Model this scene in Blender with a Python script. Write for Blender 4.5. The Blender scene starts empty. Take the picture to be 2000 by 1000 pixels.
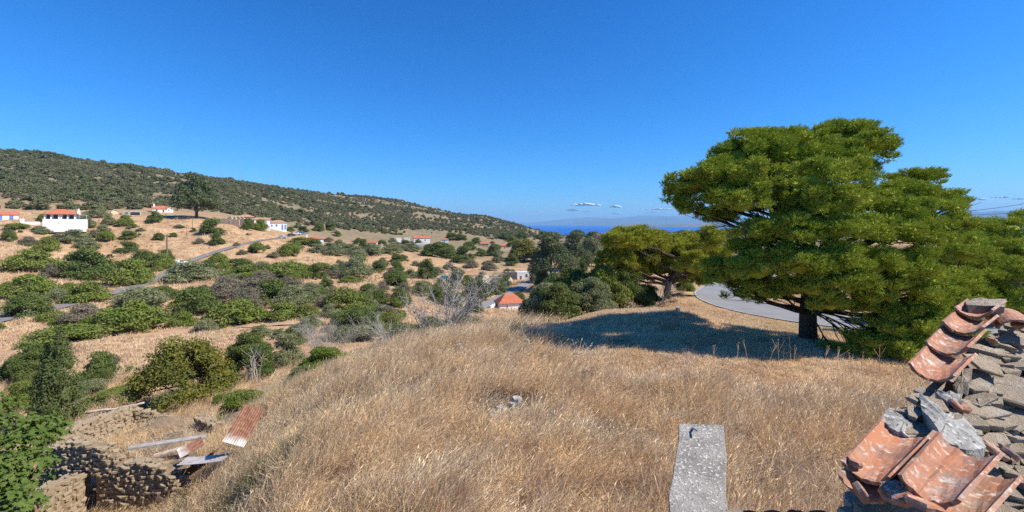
import bpy, math, random
import numpy as np
from mathutils import Vector, Matrix, Euler

# ------------------------------------------------------------------ camera, sky, sun
scene = bpy.context.scene
coll = scene.collection
F, HZ, ZC = 900.0, 437.0, 100.0            # focal length (photo px), horizon row, eye height above the sea
cam_d = bpy.data.cameras.new('camera'); cam = bpy.data.objects.new('camera', cam_d); coll.objects.link(cam)
cam.location = (0, 0, ZC); cam.rotation_euler = (math.radians(90), 0, 0)
cam_d.sensor_width = 36; cam_d.lens = 36 * F / 2000; cam_d.shift_y = -(500 - HZ) / 2000
cam_d.clip_start = 0.05; cam_d.clip_end = 200000
scene.camera = cam
SUN = Vector((0.69, -0.13, 0.71)).normalized()
w = bpy.data.worlds.new('World'); scene.world = w; w.use_nodes = True
wn = w.node_tree; bg = wn.nodes['Background']
sky = wn.nodes.new('ShaderNodeTexSky'); sky.sky_type = 'NISHITA'; sky.sun_disc = False
sky.sun_elevation = math.asin(SUN.z); sky.sun_rotation = math.atan2(SUN.x, SUN.y)
sky.altitude = 100; sky.air_density = 1.0; sky.dust_density = 0.25; sky.ozone_density = 4.0
# the photograph's saturated rendering of the blue: one response curve per channel for the whole sky
sp = wn.nodes.new('ShaderNodeSeparateColor'); cb = wn.nodes.new('ShaderNodeCombineColor'); wn.links.new(sky.outputs[0], sp.inputs[0])
for ch, (gm, k) in enumerate(((1.9, .62), (1.16, .87), (1.05, 1.40))):
    a1 = wn.nodes.new('ShaderNodeMath'); a1.operation = 'MULTIPLY'; a1.inputs[1].default_value = 0.12
    a2 = wn.nodes.new('ShaderNodeMath'); a2.operation = 'POWER'; a2.inputs[1].default_value = gm
    a3 = wn.nodes.new('ShaderNodeMath'); a3.operation = 'MULTIPLY'; a3.inputs[1].default_value = k / .12
    wn.links.new(sp.outputs[ch], a1.inputs[0]); wn.links.new(a1.outputs[0], a2.inputs[0]); wn.links.new(a2.outputs[0], a3.inputs[0]); wn.links.new(a3.outputs[0], cb.inputs[ch])
wn.links.new(cb.outputs[0], bg.inputs[0]); bg.inputs[1].default_value = 0.085
sl = bpy.data.lights.new('sun', 'SUN'); so = bpy.data.objects.new('sun', sl); coll.objects.link(so)
so.rotation_euler = SUN.to_track_quat('Z', 'Y').to_euler(); so.location = (0, 0, 300)
sl.energy = 5.0; sl.angle = math.radians(0.53); sl.color = (1.0, 0.94, 0.85)
vs = scene.view_settings; vs.view_transform = 'Standard'; vs.look = 'None'; vs.exposure = 0.6; vs.gamma = 1
scene.cycles.use_denoising = False; scene.cycles.use_adaptive_sampling = False
scene.cycles.max_bounces = 6; scene.cycles.transparent_max_bounces = 12
scene.cycles.volume_bounces = 0
rng = np.random.default_rng(7); random.seed(7)

# ------------------------------------------------------------------ materials
def nt(m): return m.node_tree.nodes, m.node_tree.links
def mix(N, L, a, b, fac):
    n = N.new('ShaderNodeMix'); n.data_type = 'RGBA'
    for s, v in ((6, a), (7, b), (0, fac)):
        if hasattr(v, 'links'): L.new(v, n.inputs[s])
        elif s == 0: n.inputs[0].default_value = v
        else: n.inputs[s].default_value = (*v, 1)
    return n.outputs[2]
def noise(N, L, scale, vec=None, detail=4, rough=.55, lo=.4, hi=.6, kind='noise'):
    if kind == 'noise':
        n = N.new('ShaderNodeTexNoise'); n.inputs['Detail'].default_value = detail; n.inputs['Roughness'].default_value = rough
    else:
        n = N.new('ShaderNodeTexVoronoi')
    n.inputs['Scale'].default_value = scale
    if vec is not None: L.new(vec, n.inputs['Vector'])
    r = N.new('ShaderNodeMapRange'); r.inputs[1].default_value = lo; r.inputs[2].default_value = hi
    L.new(n.outputs[0], r.inputs[0])
    return r.outputs[0]
def new_mat(name, rough=.9, spec=.2):
    m = bpy.data.materials.new(name); m.use_nodes = True
    N, L = nt(m); b = N['Principled BSDF']; b.inputs['Roughness'].default_value = rough
    b.inputs['Specular IOR Level'].default_value = spec
    return m, N, L, b
def pos(N): return N.new('ShaderNodeNewGeometry').outputs['Position']
def obj_co(N): return N.new('ShaderNodeTexCoord').outputs['Object']
def bump(N, L, b, h, strength=.5, dist=.02):
    n = N.new('ShaderNodeBump'); n.inputs['Strength'].default_value = strength; n.inputs['Distance'].default_value = dist
    L.new(h, n.inputs['Height']); L.new(n.outputs[0], b.inputs['Normal'])
def leaf_mat(name, c1, c2, c3, trans=.25, scale=.35):
    """leaf colour: two tones by individual, third tone by patches; diffuse + translucent"""
    m, N, L, b = new_mat(name, .7, .08)
    oi = N.new('ShaderNodeObjectInfo').outputs['Random']
    col = mix(N, L, c1, c2, oi)
    col = mix(N, L, col, c3, noise(N, L, scale, pos(N), 3, .6, .42, .68))
    L.new(col, b.inputs['Base Color'])
    t = N.new('ShaderNodeBsdfTranslucent'); L.new(col, t.inputs[0])
    ms = N.new('ShaderNodeMixShader'); ms.inputs[0].default_value = trans
    L.new(b.outputs[0], ms.inputs[1]); L.new(t.outputs[0], ms.inputs[2])
    L.new(ms.outputs[0], N['Material Output'].inputs[0])
    return m
def plain(name, c1, c2=None, scale=3, rough=.9, bmp=0, spec=.2, co='obj', bdist=.02):
    m, N, L, b = new_mat(name, rough, spec)
    v = obj_co(N) if co == 'obj' else pos(N)
    c2 = c2 or tuple(x * .75 for x in c1)
    f = noise(N, L, scale, v, 6, .62, .35, .65)
    L.new(mix(N, L, c1, c2, f), b.inputs['Base Color'])
    if bmp: bump(N, L, b, noise(N, L, scale * 5, v, 6, .65, 0, 1), bmp, bdist)
    return m
M = {}
# --- ground: dry soil and straw
m, N, L, b = new_mat('dry_ground', 1, .05); p = pos(N)
c = mix(N, L, (.43, .265, .145), (.33, .185, .10), noise(N, L, .05, p, 5, .6, .35, .65))
c = mix(N, L, c, (.54, .37, .205), noise(N, L, .22, p, 6, .65, .42, .62))
c = mix(N, L, c, (.24, .155, .085), noise(N, L, 1.1, p, 5, .7, .50, .72))
c = mix(N, L, c, (.20, .19, .08), noise(N, L, .035, p, 4, .6, .56, .72))
sy = N.new('ShaderNodeSeparateXYZ'); L.new(p, sy.inputs[0]); mr = N.new('ShaderNodeMapRange'); mr.inputs[1].default_value = 225; mr.inputs[2].default_value = 330; L.new(sy.outputs[1], mr.inputs[0])
hc = mix(N, L, (.30, .20, .125), (.20, .165, .10), noise(N, L, .06, p, 6, .7, .38, .62)); hc = mix(N, L, hc, (.16, .16, .085), noise(N, L, .25, p, 5, .7, .45, .65))
c = mix(N, L, c, hc, mr.outputs[0])
L.new(c, b.inputs['Base Color']); bump(N, L, b, noise(N, L, 2.5, p, 8, .7, 0, 1), .8, .25); M['ground'] = m
m, N, L, b = new_mat('straw', .6, .3); p = pos(N)
oi = N.new('ShaderNodeObjectInfo').outputs['Random']
at_ = N.new('ShaderNodeAttribute'); at_.attribute_name = 'tone'; tr_ = N.new('ShaderNodeMapRange'); tr_.inputs[1].default_value = .50; tr_.inputs[2].default_value = 1.15; L.new(at_.outputs['Fac'], tr_.inputs[0])
c = mix(N, L, (.92, .69, .39), (.80, .59, .34), oi)
c = mix(N, L, c, (.88, .72, .48), noise(N, L, .45, p, 3, .6, .45, .62))
c = mix(N, L, c, (.52, .36, .23), noise(N, L, .8, p, 4, .6, .52, .70))
c = mix(N, L, c, (.36, .24, .14), tr_.outputs[0])
L.new(c, b.inputs['Base Color'])
t = N.new('ShaderNodeBsdfTranslucent'); L.new(c, t.inputs[0]); ms = N.new('ShaderNodeMixShader'); ms.inputs[0].default_value = .3
L.new(b.outputs[0], ms.inputs[1]); L.new(t.outputs[0], ms.inputs[2]); L.new(ms.outputs[0], N['Material Output'].inputs[0]); M['straw'] = m
M['forb'] = leaf_mat('dry_forb', (.22, .15, .10), (.30, .20, .13), (.17, .125, .09), .1, 1.)
M['weed'] = leaf_mat('dry_green_weed', (.16, .16, .07), (.22, .19, .09), (.12, .13, .06), .2, 1.)
M['oak'] = leaf_mat('dark_leaf', (.085, .125, .03), (.115, .155, .04), (.165, .185, .055))
M['lentisk'] = leaf_mat('lentisk_leaf', (.135, .19, .03), (.18, .225, .04), (.21, .215, .065))
M['olive'] = leaf_mat('olive_leaf', (.17, .195, .085), (.215, .235, .11), (.25, .25, .13))
M['dry'] = leaf_mat('dry_shrub_leaf', (.21, .175, .12), (.27, .21, .15), (.17, .175, .10))
M['hill'] = leaf_mat('hill_scrub_leaf', (.11, .125, .05), (.17, .175, .08), (.20, .18, .105), .2, .02)
M['euca'] = leaf_mat('eucalyptus_leaf', (.10, .125, .055), (.125, .15, .065), (.165, .18, .085))
M['pine'] = leaf_mat('pine_needle', (.26, .33, .035), (.32, .38, .042), (.40, .43, .055), .12, .9)
M['pine_gold'] = leaf_mat('golden_pine_needle', (.33, .35, .04), (.38, .39, .045), (.42, .41, .06), .2, .6)
M['fig'] = leaf_mat('fig_leaf', (.06, .10, .018), (.08, .125, .025), (.13, .17, .04), .2, 2.5)
M['tawny'] = leaf_mat('tawny_leaf', (.19, .18, .035), (.23, .21, .045), (.13, .145, .035), .25, .8)
M['cypress'] = leaf_mat('cypress_leaf', (.075, .095, .03), (.09, .115, .035), (.11, .13, .045), .1, 1.2)
M['bark'] = plain('bark', (.10, .075, .055), (.05, .038, .03), 9, .95, .8, .1)
M['twig'] = plain('dead_twig', (.46, .41, .36), (.34, .30, .26), 4, .9)
M['asphalt'] = plain('asphalt', (.25, .245, .24), (.205, .20, .195), .6, .85, .3, .3, 'pos')
M['asphalt_old'] = plain('old_asphalt', (.24, .215, .195), (.18, .165, .15), .4, .9, .2, .2, 'pos')
M['dirt'] = plain('dirt_track', (.46, .31, .19), (.40, .25, .15), .6, 1, .3, .05, 'pos')
M['paint'] = plain('road_paint', (.50, .50, .48), (.27, .265, .26), 2.5, .8)
M['white'] = plain('whitewash', (.80, .79, .76), (.72, .70, .66), .8, .9)
M['cream'] = plain('cream_render', (.66, .55, .36), (.58, .47, .30), .8, .9)
M['ochre'] = plain('ochre_render', (.50, .38, .25), (.42, .31, .20), .6, .9)
M['roof'] = plain('roof_tile', (.50, .165, .085), (.38, .12, .065), 1.2, .85, .4)
M['roof_old'] = plain('old_roof_tile', (.45, .25, .16), (.36, .20, .13), 1.2, .85, .4)
M['blue'] = plain('blue_paint', (.12, .25, .62), (.10, .21, .52), 2, .5, 0, .4)
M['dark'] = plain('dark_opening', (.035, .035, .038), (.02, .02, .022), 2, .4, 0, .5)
M['glass'] = plain('window_glass', (.05, .065, .085), (.04, .05, .06), 2, .08, 0, .6)
M['pole'] = plain('pole_wood', (.20, .15, .11), (.14, .105, .08), 3, .9)
M['metal'] = plain('grey_metal', (.42, .43, .44), (.33, .34, .35), 3, .45, 0, .5)
M['rubble'] = plain('rubble_stone', (.46, .38, .28), (.34, .27, .20), .7, .95, .5)
M['teal'] = plain('teal_tarpaulin', (.02, .20, .21), (.015, .15, .16), 2, .5)
M['tyre'] = plain('tyre_rubber', (.02, .02, .02), (.03, .03, .03), 5, .8)
for k, cc in (('car_white', (.75, .75, .75)), ('car_dark', (.03, .035, .04)), ('car_blue', (.04, .07, .16)), ('car_silver', (.45, .46, .48))):
    M[k] = plain(k, cc, cc, 1, .25, 0, .6)
def stone_mat(name, a, b_, c_):
    m, N, L, b = new_mat(name, .9, .2)
    oi = N.new('ShaderNodeObjectInfo').outputs['Random']; o = pos(N)
    c = mix(N, L, a, b_, oi)
    c = mix(N, L, c, c_, noise(N, L, 9, o, 6, .65, .48, .68))
    c = mix(N, L, c, tuple(x * .5 for x in a), noise(N, L, 28, o, 5, .7, .58, .80))
    L.new(c, b.inputs['Base Color']); bump(N, L, b, noise(N, L, 34, o, 10, .75, 0, 1), 1., .035)
    return m
M['stone'] = stone_mat('schist', (.52, .41, .28), (.36, .29, .21), (.56, .49, .40))
M['ruin_stone'] = stone_mat('ruin_schist', (.36, .275, .175), (.28, .215, .14), (.40, .325, .225))
M['mortar'] = plain('mortar', (.36, .31, .24), (.24, .20, .155), 14, 1, 1., .1, 'pos')
M['earth'] = plain('rubble_earth', (.30, .22, .14), (.20, .145, .095), 5, 1, .8, .1, 'pos', .06)
def speckle(name, a, b_, s1, s2):
    m, N, L, b = new_mat(name, .95, .15); o = pos(N)
    c = mix(N, L, a, tuple(x * .62 for x in a), noise(N, L, s1, o, 6, .65, .42, .62))
    c = mix(N, L, c, b_, noise(N, L, s2, o, 2, .5, .58, .66))
    c = mix(N, L, c, (.09, .08, .07), noise(N, L, s2 * 1.4, o, 2, .5, .62, .70))
    L.new(c, b.inputs['Base Color']); bump(N, L, b, noise(N, L, s2, o, 5, .7, 0, 1), 1., .012)
    return m
M['concrete'] = speckle('pebbled_concrete', (.36, .33, .285), (.62, .59, .53), 6, 70)
M['cement'] = speckle('broken_cement', (.38, .36, .32), (.52, .50, .46), 8, 40)
m, N, L, b = new_mat('terracotta', .85, .2); o = pos(N); oi = N.new('ShaderNodeObjectInfo').outputs['Random']
c = mix(N, L, (.45, .19, .095), (.36, .165, .095), oi)
c = mix(N, L, c, (.27, .15, .10), noise(N, L, 9, o, 6, .65, .46, .64))
c = mix(N, L, c, (.60, .46, .37), noise(N, L, 34, o, 5, .7, .54, .66))
c = mix(N, L, c, (.66, .60, .52), noise(N, L, 13, o, 5, .65, .59, .72))
c = mix(N, L, c, (.10, .085, .07), noise(N, L, 22, o, 6, .7, .55, .76))
c = mix(N, L, c, (.40, .34, .28), noise(N, L, 5.5, o, 6, .72, .50, .78))
L.new(c, b.inputs['Base Color']); bump(N, L, b, noise(N, L, 60, o, 6, .7, 0, 1), .5, .006); M['tile'] = m
M['shaded_tile'] = plain('shade_toned_tile', (.10, .085, .075), (.05, .045, .04), 12, .9, .4, .1, 'pos')  # near black: the gable's shade is put into this tile colour
m, N, L, b = new_mat('rusty_sheet', .85, .1); o = pos(N)
tc = obj_co(N); sx = N.new('ShaderNodeSeparateXYZ'); L.new(tc, sx.inputs[0])
f = N.new('ShaderNodeMath'); f.operation = 'MULTIPLY_ADD'; L.new(sx.outputs[0], f.inputs[0]); f.inputs[1].default_value = -2.6; f.inputs[2].default_value = .55
nz = N.new('ShaderNodeMath'); nz.operation = 'ADD'; L.new(f.outputs[0], nz.inputs[0]); L.new(noise(N, L, 4, o, 5, .6, .3, .9), nz.inputs[1])
cl = N.new('ShaderNodeClamp'); L.new(nz.outputs[0], cl.inputs[0])
c = mix(N, L, (.18, .08, .048), (.31, .17, .11), noise(N, L, 7, o, 6, .7, .4, .6))
L.new(mix(N, L, c, (.62, .60, .56), cl.outputs[0]), b.inputs['Base Color']); M['rust'] = m
M['galv'] = plain('blue_grey_sheet', (.50, .53, .55), (.42, .30, .22), 2.5, .8, 0, .1)
M['plank'] = plain('weathered_plank', (.42, .39, .35), (.27, .24, .21), 5, .9, .4)
M['logwood'] = plain('bleached_log', (.56, .46, .36), (.40, .28, .20), 6, .9, .4)

# ------------------------------------------------------------------ mesh helpers
def mesh_np(name, V, Fc, mat, smooth=False):
    V = np.asarray(V, np.float32); me = bpy.data.meshes.new(name)
    groups = Fc if isinstance(Fc, list) else [Fc]
    groups = [np.asarray(g, np.int32) for g in groups if len(g)]
    me.vertices.add(len(V)); me.vertices.foreach_set('co', V.ravel())
    tot = np.concatenate([np.full(len(g), g.shape[1], np.int32) for g in groups])
    idx = np.concatenate([g.ravel() for g in groups])
    me.loops.add(len(idx)); me.loops.foreach_set('vertex_index', idx)
    me.polygons.add(len(tot)); st = np.zeros(len(tot), np.int32); st[1:] = np.cumsum(tot)[:-1]
    me.polygons.foreach_set('loop_start', st); me.polygons.foreach_set('loop_total', tot)
    me.polygons.foreach_set('use_smooth', np.full(len(tot), smooth, bool))
    me.materials.append(mat); me.update(calc_edges=True); me.validate()
    return me
def obj(name, me, parent=None, loc=(0, 0, 0), rot=(0, 0, 0), scl=(1, 1, 1)):
    o = bpy.data.objects.new(name, me); coll.objects.link(o); o.parent = parent
    o.location = loc; o.rotation_euler = rot; o.scale = scl
    return o
def tag(o, label, cat, group=None):
    o['label'] = label; o['category'] = cat
    if group: o['group'] = group
    return o
def thing(name, label, cat, loc=(0, 0, 0), rz=0, group=None):
    return tag(obj(name, None, None, loc, (0, 0, rz)), label, cat, group)
class MB:
    """collects quads, triangles and polygons for ONE mesh"""
    def __init__(s): s.v = []; s.f = []
    def add(s, V, Fc):
        k = len(s.v); s.v += [tuple(x) for x in V]; s.f += [tuple(i + k for i in f) for f in Fc]; return s
    def box(s, x0, x1, y0, y1, z0, z1):
        return s.add([(x0, y0, z0), (x1, y0, z0), (x1, y1, z0), (x0, y1, z0), (x0, y0, z1), (x1, y0, z1), (x1, y1, z1), (x0, y1, z1)],
                     [(0, 3, 2, 1), (4, 5, 6, 7), (0, 1, 5, 4), (1, 2, 6, 5), (2, 3, 7, 6), (3, 0, 4, 7)])
    def prism(s, poly, z0, z1):
        n = len(poly); z1 = z1 if hasattr(z1, '__len__') else [z1] * n
        return s.add([(p[0], p[1], z0) for p in poly] + [(p[0], p[1], z1[i]) for i, p in enumerate(poly)],
                     [tuple(range(n))[::-1], tuple(range(n, 2 * n))] + [(i, (i + 1) % n, n + (i + 1) % n, n + i) for i in range(n)])
    def tube(s, pts, rad, n=6):
        pts = [Vector(p) for p in pts]; rings = []
        for i, p in enumerate(pts):
            d = (pts[min(i + 1, len(pts) - 1)] - pts[max(i - 1, 0)]).normalized()
            a = d.orthogonal().normalized() if i == 0 else (prev - d * prev.dot(d)).normalized(); prev = a; bb = d.cross(a)
            rings.append([p + (a * math.cos(t) + bb * math.sin(t)) * rad[i] for t in [2 * math.pi * j / n for j in range(n)]])
        V = [q for r in rings for q in r]; Fc = []
        for i in range(len(pts) - 1):
            for j in range(n): Fc.append((i * n + j, i * n + (j + 1) % n, (i + 1) * n + (j + 1) % n, (i + 1) * n + j))
        Fc += [tuple(range(n))[::-1], tuple(range(len(V) - n, len(V)))]
        return s.add(V, Fc)
    def mesh(s, name, mat, smooth=False):
        me = bpy.data.meshes.new(name); me.from_pydata(s.v, [], s.f); me.materials.append(mat)
        if smooth: me.polygons.foreach_set('use_smooth', np.ones(len(me.polygons), bool))
        me.update(); return me
    def build(s, name, mat, parent=None, smooth=False, **kw): return obj(name, s.mesh(name, mat, smooth), parent, **kw)

# ------------------------------------------------------------------ terrain
# height below/above the eye along lines of sight: column position -> (distance, height)
def vz(D, v): return -(v - HZ) / F * D
FAR0 = [(1000, 95), (1600, 40), (2600, -40), (3600, -95), (4500, -112)]
COL = {
 -900: [(4, -7), (8, -9), (12, -11.5), (18, -14), (36, -17), (70, -18), (100, -15), (140, -6), (180, 4), (280, 28), (400, 62), (600, 118), (750, 130)] + FAR0,
 0: [(4, -5.6), (8, -7), (12, -9), (18, -11.6), (25, -13.6), (36, -15.5), (50, -16.8), (70, -17.2), (84, vz(84, 625)), (110, vz(110, 580)), (140, vz(140, 530)), (160, vz(160, 490)), (180, vz(180, 450)), (190, vz(190, 432)), (220, vz(220, 420)), (280, vz(280, 399)), (400, vz(400, 350)), (600, vz(600, 293)), (750, 103)] + FAR0,
 250: [(4, -5.4), (8, -7.1), (12, -9.0), (15, -10.1), (18, -10.7), (25, -12.5), (36, -14.5), (45, vz(45, 735)), (60, vz(60, 680)), (75, vz(75, 648)), (100, vz(100, 600)), (130, vz(130, 560)), (150, vz(150, 540)), (170, vz(170, 512)), (190, vz(190, 475)), (210, vz(210, 440)), (225, vz(225, 425)), (260, vz(260, 412)), (350, vz(350, 385)), (450, vz(450, 360)), (600, vz(600, 332)), (700, vz(700, 324)), (900, 84), (1200, 68), (1700, 25), (2600, -40), (3600, -95), (4500, -112)],
 420: [(4, -5.3), (8, -6.3), (12, -7.7), (18, -9.5), (25, -11.2), (36, -13), (50, -15), (70, vz(70, 655)), (100, vz(100, 600)), (130, vz(130, 562)), (160, vz(160, 530)), (185, vz(185, 495)), (205, vz(205, 465)), (222, vz(222, 445)), (232, vz(232, 436)), (250, vz(250, 428)), (350, vz(350, 400)), (500, vz(500, 372)), (700, vz(700, 352)), (780, vz(780, 347)), (1000, 73), (1700, 20), (2600, -40), (3600, -95), (4500, -112)],
 600: [(4, -5), (8, -5.3), (12, -5.9), (18, -7.2), (25, -8.5), (36, -12), (50, -14.5), (70, -16.2), (100, vz(100, 592)), (130, vz(130, 558)), (160, vz(160, 530)), (190, vz(190, 505)), (220, vz(220, 485)), (250, vz(250, 470)), (280, vz(280, 459)), (320, vz(320, 447)), (400, vz(400, 430)), (550, vz(550, 407)), (750, vz(750, 382)), (900, vz(900, 374)), (1200, 55), (1800, 0), (2600, -60), (3600, -95), (4500, -112)],
 800: [(4, -5), (8, -5), (12, -5.2), (18, -5.6), (22, -6), (27, -7), (30, -7.6), (36, -10), (50, -14.5), (70, -17.5), (100, vz(100, 610)), (130, vz(130, 575)), (160, vz(160, 550)), (200, vz(200, 525)), (250, vz(250, 500)), (300, vz(300, 485)), (350, vz(350, 475)), (420, vz(420, 462)), (550, vz(550, 442)), (750, vz(750, 414)), (950, vz(950, 395)), (1200, 38), (1700, -10), (2600, -70), (3600, -97), (4500, -112)],
 900: [(4, -5), (8, -5), (12, -5.1), (18, -5.2), (22, -5.5), (27, -6.3), (32, -8), (40, -12), (60, -18), (90, -20.5), (120, vz(120, 595)), (160, vz(160, 560)), (210, vz(210, 535)), (260, vz(260, 512)), (320, vz(320, 492)), (420, vz(420, 468)), (560, vz(560, 452)), (750, vz(750, 430)), (950, vz(950, 418)), (1200, 12), (1700, -30), (2600, -75), (3600, -97), (4500, -112)],
 960: [(4, -5), (8, -5), (12, -5), (18, -5), (22, -5.2), (27, -6.1), (32, -8), (40, -12), (60, -18), (90, -21), (120, vz(120, 598)), (160, vz(160, 565)), (210, vz(210, 541)), (260, vz(260, 518)), (320, vz(320, 498)), (420, vz(420, 473)), (560, vz(560, 458)), (720, vz(720, 438)), (860, vz(860, 427)), (1000, 8), (1300, -20), (1900, -60), (2600, -80), (3600, -97), (4500, -112)],
 1010: [(4, -5), (8, -5), (12, -5), (18, -4.9), (22, -5), (26, -5.8), (30, -7.5), (40, -12), (60, -18), (90, -21.5), (120, vz(120, 600)), (140, vz(140, 590)), (170, vz(170, 568)), (210, vz(210, 545)), (250, vz(250, 525)), (300, vz(300, 508)), (400, vz(400, 482)), (500, vz(500, 469)), (650, vz(650, 454)), (800, vz(800, 440)), (880, vz(880, 437)), (1000, -8), (1400, -40), (2400, -78), (3600, -97), (4500, -112)],
 1055: [(4, -5), (8, -5), (12, -5), (18, -4.9), (22, -4.9), (26, -5.6), (30, -7), (40, -11), (60, -17), (90, -21), (130, -22.5), (170, vz(170, 562)), (210, vz(210, 537)), (260, vz(260, 517)), (330, vz(330, 498)), (450, vz(450, 478)), (600, vz(600, 466)), (800, vz(800, 456)), (1000, vz(1000, 452)), (1400, -40), (2400, -72), (3600, -97), (4500, -112)],
 1110: [(4, -5), (8, -5), (12, -5), (18, -4.9), (22, -4.9), (26, -5.4), (30, -6.3), (40, -10), (60, -16), (90, -20), (130, -22.3), (170, vz(170, 555)), (220, vz(220, 528)), (280, vz(280, 508)), (400, vz(400, 484)), (600, vz(600, 467)), (900, vz(900, 463)), (1400, vz(1400, 463)), (2400, vz(2400, 464)), (3600, -104), (4500, -112)],
 1200: [(4, -5), (8, -5), (12, -5), (18, -4.8), (22, -4.7), (26, -5), (30, -5.6), (36, -7), (45, -10), (70, -15), (110, -19), (160, -21.5), (200, vz(200, 535)), (250, vz(250, 515)), (400, vz(400, 486)), (600, vz(600, 469)), (1000, vz(1000, 465)), (1600, vz(1600, 464)), (2400, vz(2400, 464)), (3600, -104), (4500, -112)],
 1320: [(4, -5), (8, -5), (12, -4.9), (16, -4.8), (20, -4.75), (22.5, -4.55), (24.5, -4.5), (27, -5.2), (30, -5.7), (34, -6.2), (40, -6.6), (50, -7.8), (60, -9.5), (90, -14), (150, -20), (250, -21), (400, -21), (1000, -32), (2400, -74), (3600, -96), (4500, -112)],
 1450: [(4, -5), (8, -5), (12, -5), (16, -4.9), (20, -4.95), (23, -5.2), (27, -5.75), (36, -5.95), (45, -6.2), (60, -6.6), (100, -10), (200, -18), (400, -21), (1000, -25), (2400, -66), (3600, -96), (4500, -112)],
 1650: [(4, -5), (8, -5), (12, -5), (16, -5), (20, -5.1), (24, -5.7), (30, -5.9), (45, -5.6), (60, -5), (100, -5), (200, -9), (400, -14), (1000, -25), (2400, -66), (3600, -96), (4500, -112)],
 2000: [(4, -5), (8, -5), (12, -5), (16, -5), (20, -5.3), (24, -5.6), (30, -5.5), (45, -4.5), (60, -3), (100, -2), (200, -6), (400, -14), (1000, -25), (2400, -66), (3600, -96), (4500, -112)],
 2900: [(4, -5), (8, -5), (12, -5), (20, -5.2), (30, -4.5), (45, -3), (100, 0), (400, -14), (1000, -25), (2400, -66), (3600, -96), (4500, -112)],
}
LD = np.log(np.geomspace(4, 4500, 420)); US = sorted(COL)
TAB = []
for u in US:
    a = np.array(COL[u], float); zz = np.interp(LD, np.log(a[:, 0]), a[:, 1])
    k = np.exp(-.5 * (np.arange(-9, 10) / 3.2) ** 2); k /= k.sum()
    TAB.append(np.convolve(np.pad(zz, 9, 'edge'), k, 'valid'))
TAB = np.array(TAB)
# smooth (monotone cubic) lookup across columns
UD = np.arange(-900, 2901, 10.); T2 = np.empty((len(UD), len(LD)))
sl_ = np.diff(TAB, axis=0) / np.diff(np.array(US, float))[:, None]
mt = np.zeros_like(TAB); mt[1:-1] = np.where(sl_[:-1] * sl_[1:] > 0, 2 * sl_[:-1] * sl_[1:] / (sl_[:-1] + sl_[1:] + 1e-12), 0); mt[0] = sl_[0]; mt[-1] = sl_[-1]
for i, u in enumerate(UD):
    j = min(max(np.searchsorted(US, u, 'right') - 1, 0), len(US) - 2); h = US[j + 1] - US[j]; t = (u - US[j]) / h
    T2[i] = (2*t**3-3*t**2+1)*TAB[j] + (t**3-2*t**2+t)*h*mt[j] + (-2*t**3+3*t**2)*TAB[j+1] + (t**3-t**2)*h*mt[j+1]
def lattice(seed, n=128): return np.random.default_rng(seed).random((n, n))
LAT = [lattice(s) for s in range(4)]
def vnoise(x, y, k=0):
    g = LAT[k]; n = g.shape[0]; xi = np.floor(x).astype(int); yi = np.floor(y).astype(int); fx = x - xi; fy = y - yi
    fx = fx*fx*(3-2*fx); fy = fy*fy*(3-2*fy); a = g[xi % n, yi % n]; b = g[(xi+1) % n, yi % n]; c = g[xi % n, (yi+1) % n]; d = g[(xi+1) % n, (yi+1) % n]
    return (a*(1-fx)+b*fx)*(1-fy) + (c*(1-fx)+d*fx)*fy - .5
def base_h(x, y):
    x = np.asarray(x, float); y = np.asarray(y, float)
    D = np.clip(y, 4, 4499); u = np.clip(1000 + F * x / D, -900, 2899)
    fu = (u + 900) / 10; fd = (np.log(D) - LD[0]) / (LD[1] - LD[0])
    iu = np.clip(fu.astype(int), 0, len(UD) - 2); idd = np.clip(fd.astype(int), 0, len(LD) - 2); tu = fu - iu; td = fd - idd
    z = (T2[iu, idd]*(1-tu)+T2[iu+1, idd]*tu)*(1-td) + (T2[iu, idd+1]*(1-tu)+T2[iu+1, idd+1]*tu)*td
    amp = np.clip(D / 60, .12, 3.)
    z = z + amp * .5 * vnoise(x / 9, y / 9, 0) + np.clip(D / 60, .10, 1) * .35 * vnoise(x / 2.3, y / 2.3, 1) + np.clip((D - 230) / 200, 0, 1) * 9 * vnoise(x / 60, y / 60, 2)
    return z
ROADS = []      # (points Nx3, half width)
def road_h(x, y, z):
    for P, hw in ROADS:
        bx0, bx1, by0, by1 = P[:, 0].min()-12, P[:, 0].max()+12, P[:, 1].min()-12, P[:, 1].max()+12
        k = np.where((x > bx0) & (x < bx1) & (y > by0) & (y < by1))[0]
        if not len(k): continue
        best = np.full(len(k), 1e9); zz = np.zeros(len(k))
        for i in range(len(P)):
            d = np.hypot(x[k] - P[i, 0], y[k] - P[i, 1]); mk = d < best; best[mk] = d[mk]; zz[mk] = P[i, 2]
        wgt = np.clip((best - hw - .6) / (hw * .9), 0, 1); wgt = wgt*wgt*(3-2*wgt)
        z[k] = (zz - (.10 if hw < 2.7 else .04)) * (1 - wgt) + z[k] * wgt
    return z
def H(x, y):
    x = np.atleast_1d(np.asarray(x, float)); y = np.atleast_1d(np.asarray(y, float))
    return road_h(x, y, base_h(x, y))
def h1(x, y): return float(H(x, y)[0])
DS = np.geomspace(5, 4400, 1500)
def hit(u, v, dmin=5):
    """distance at which the line of sight through a point of the view meets the ground"""
    X = (u - 1000) / F * DS; z = base_h(X, DS); ray = -(v - HZ) / F * DS
    k = np.where((ray <= z) & (DS >= dmin))[0]
    return float(DS[k[0]]) if len(k) else 4000.
def at(u, v, D): return Vector(((u - 1000) / F * D, D, ZC - (v - HZ) / F * D))
def ground_pt(u, v, D=None):
    D = D or hit(u, v); x = (u - 1000) / F * D; return Vector((x, D, ZC + h1(x, D)))

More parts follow.
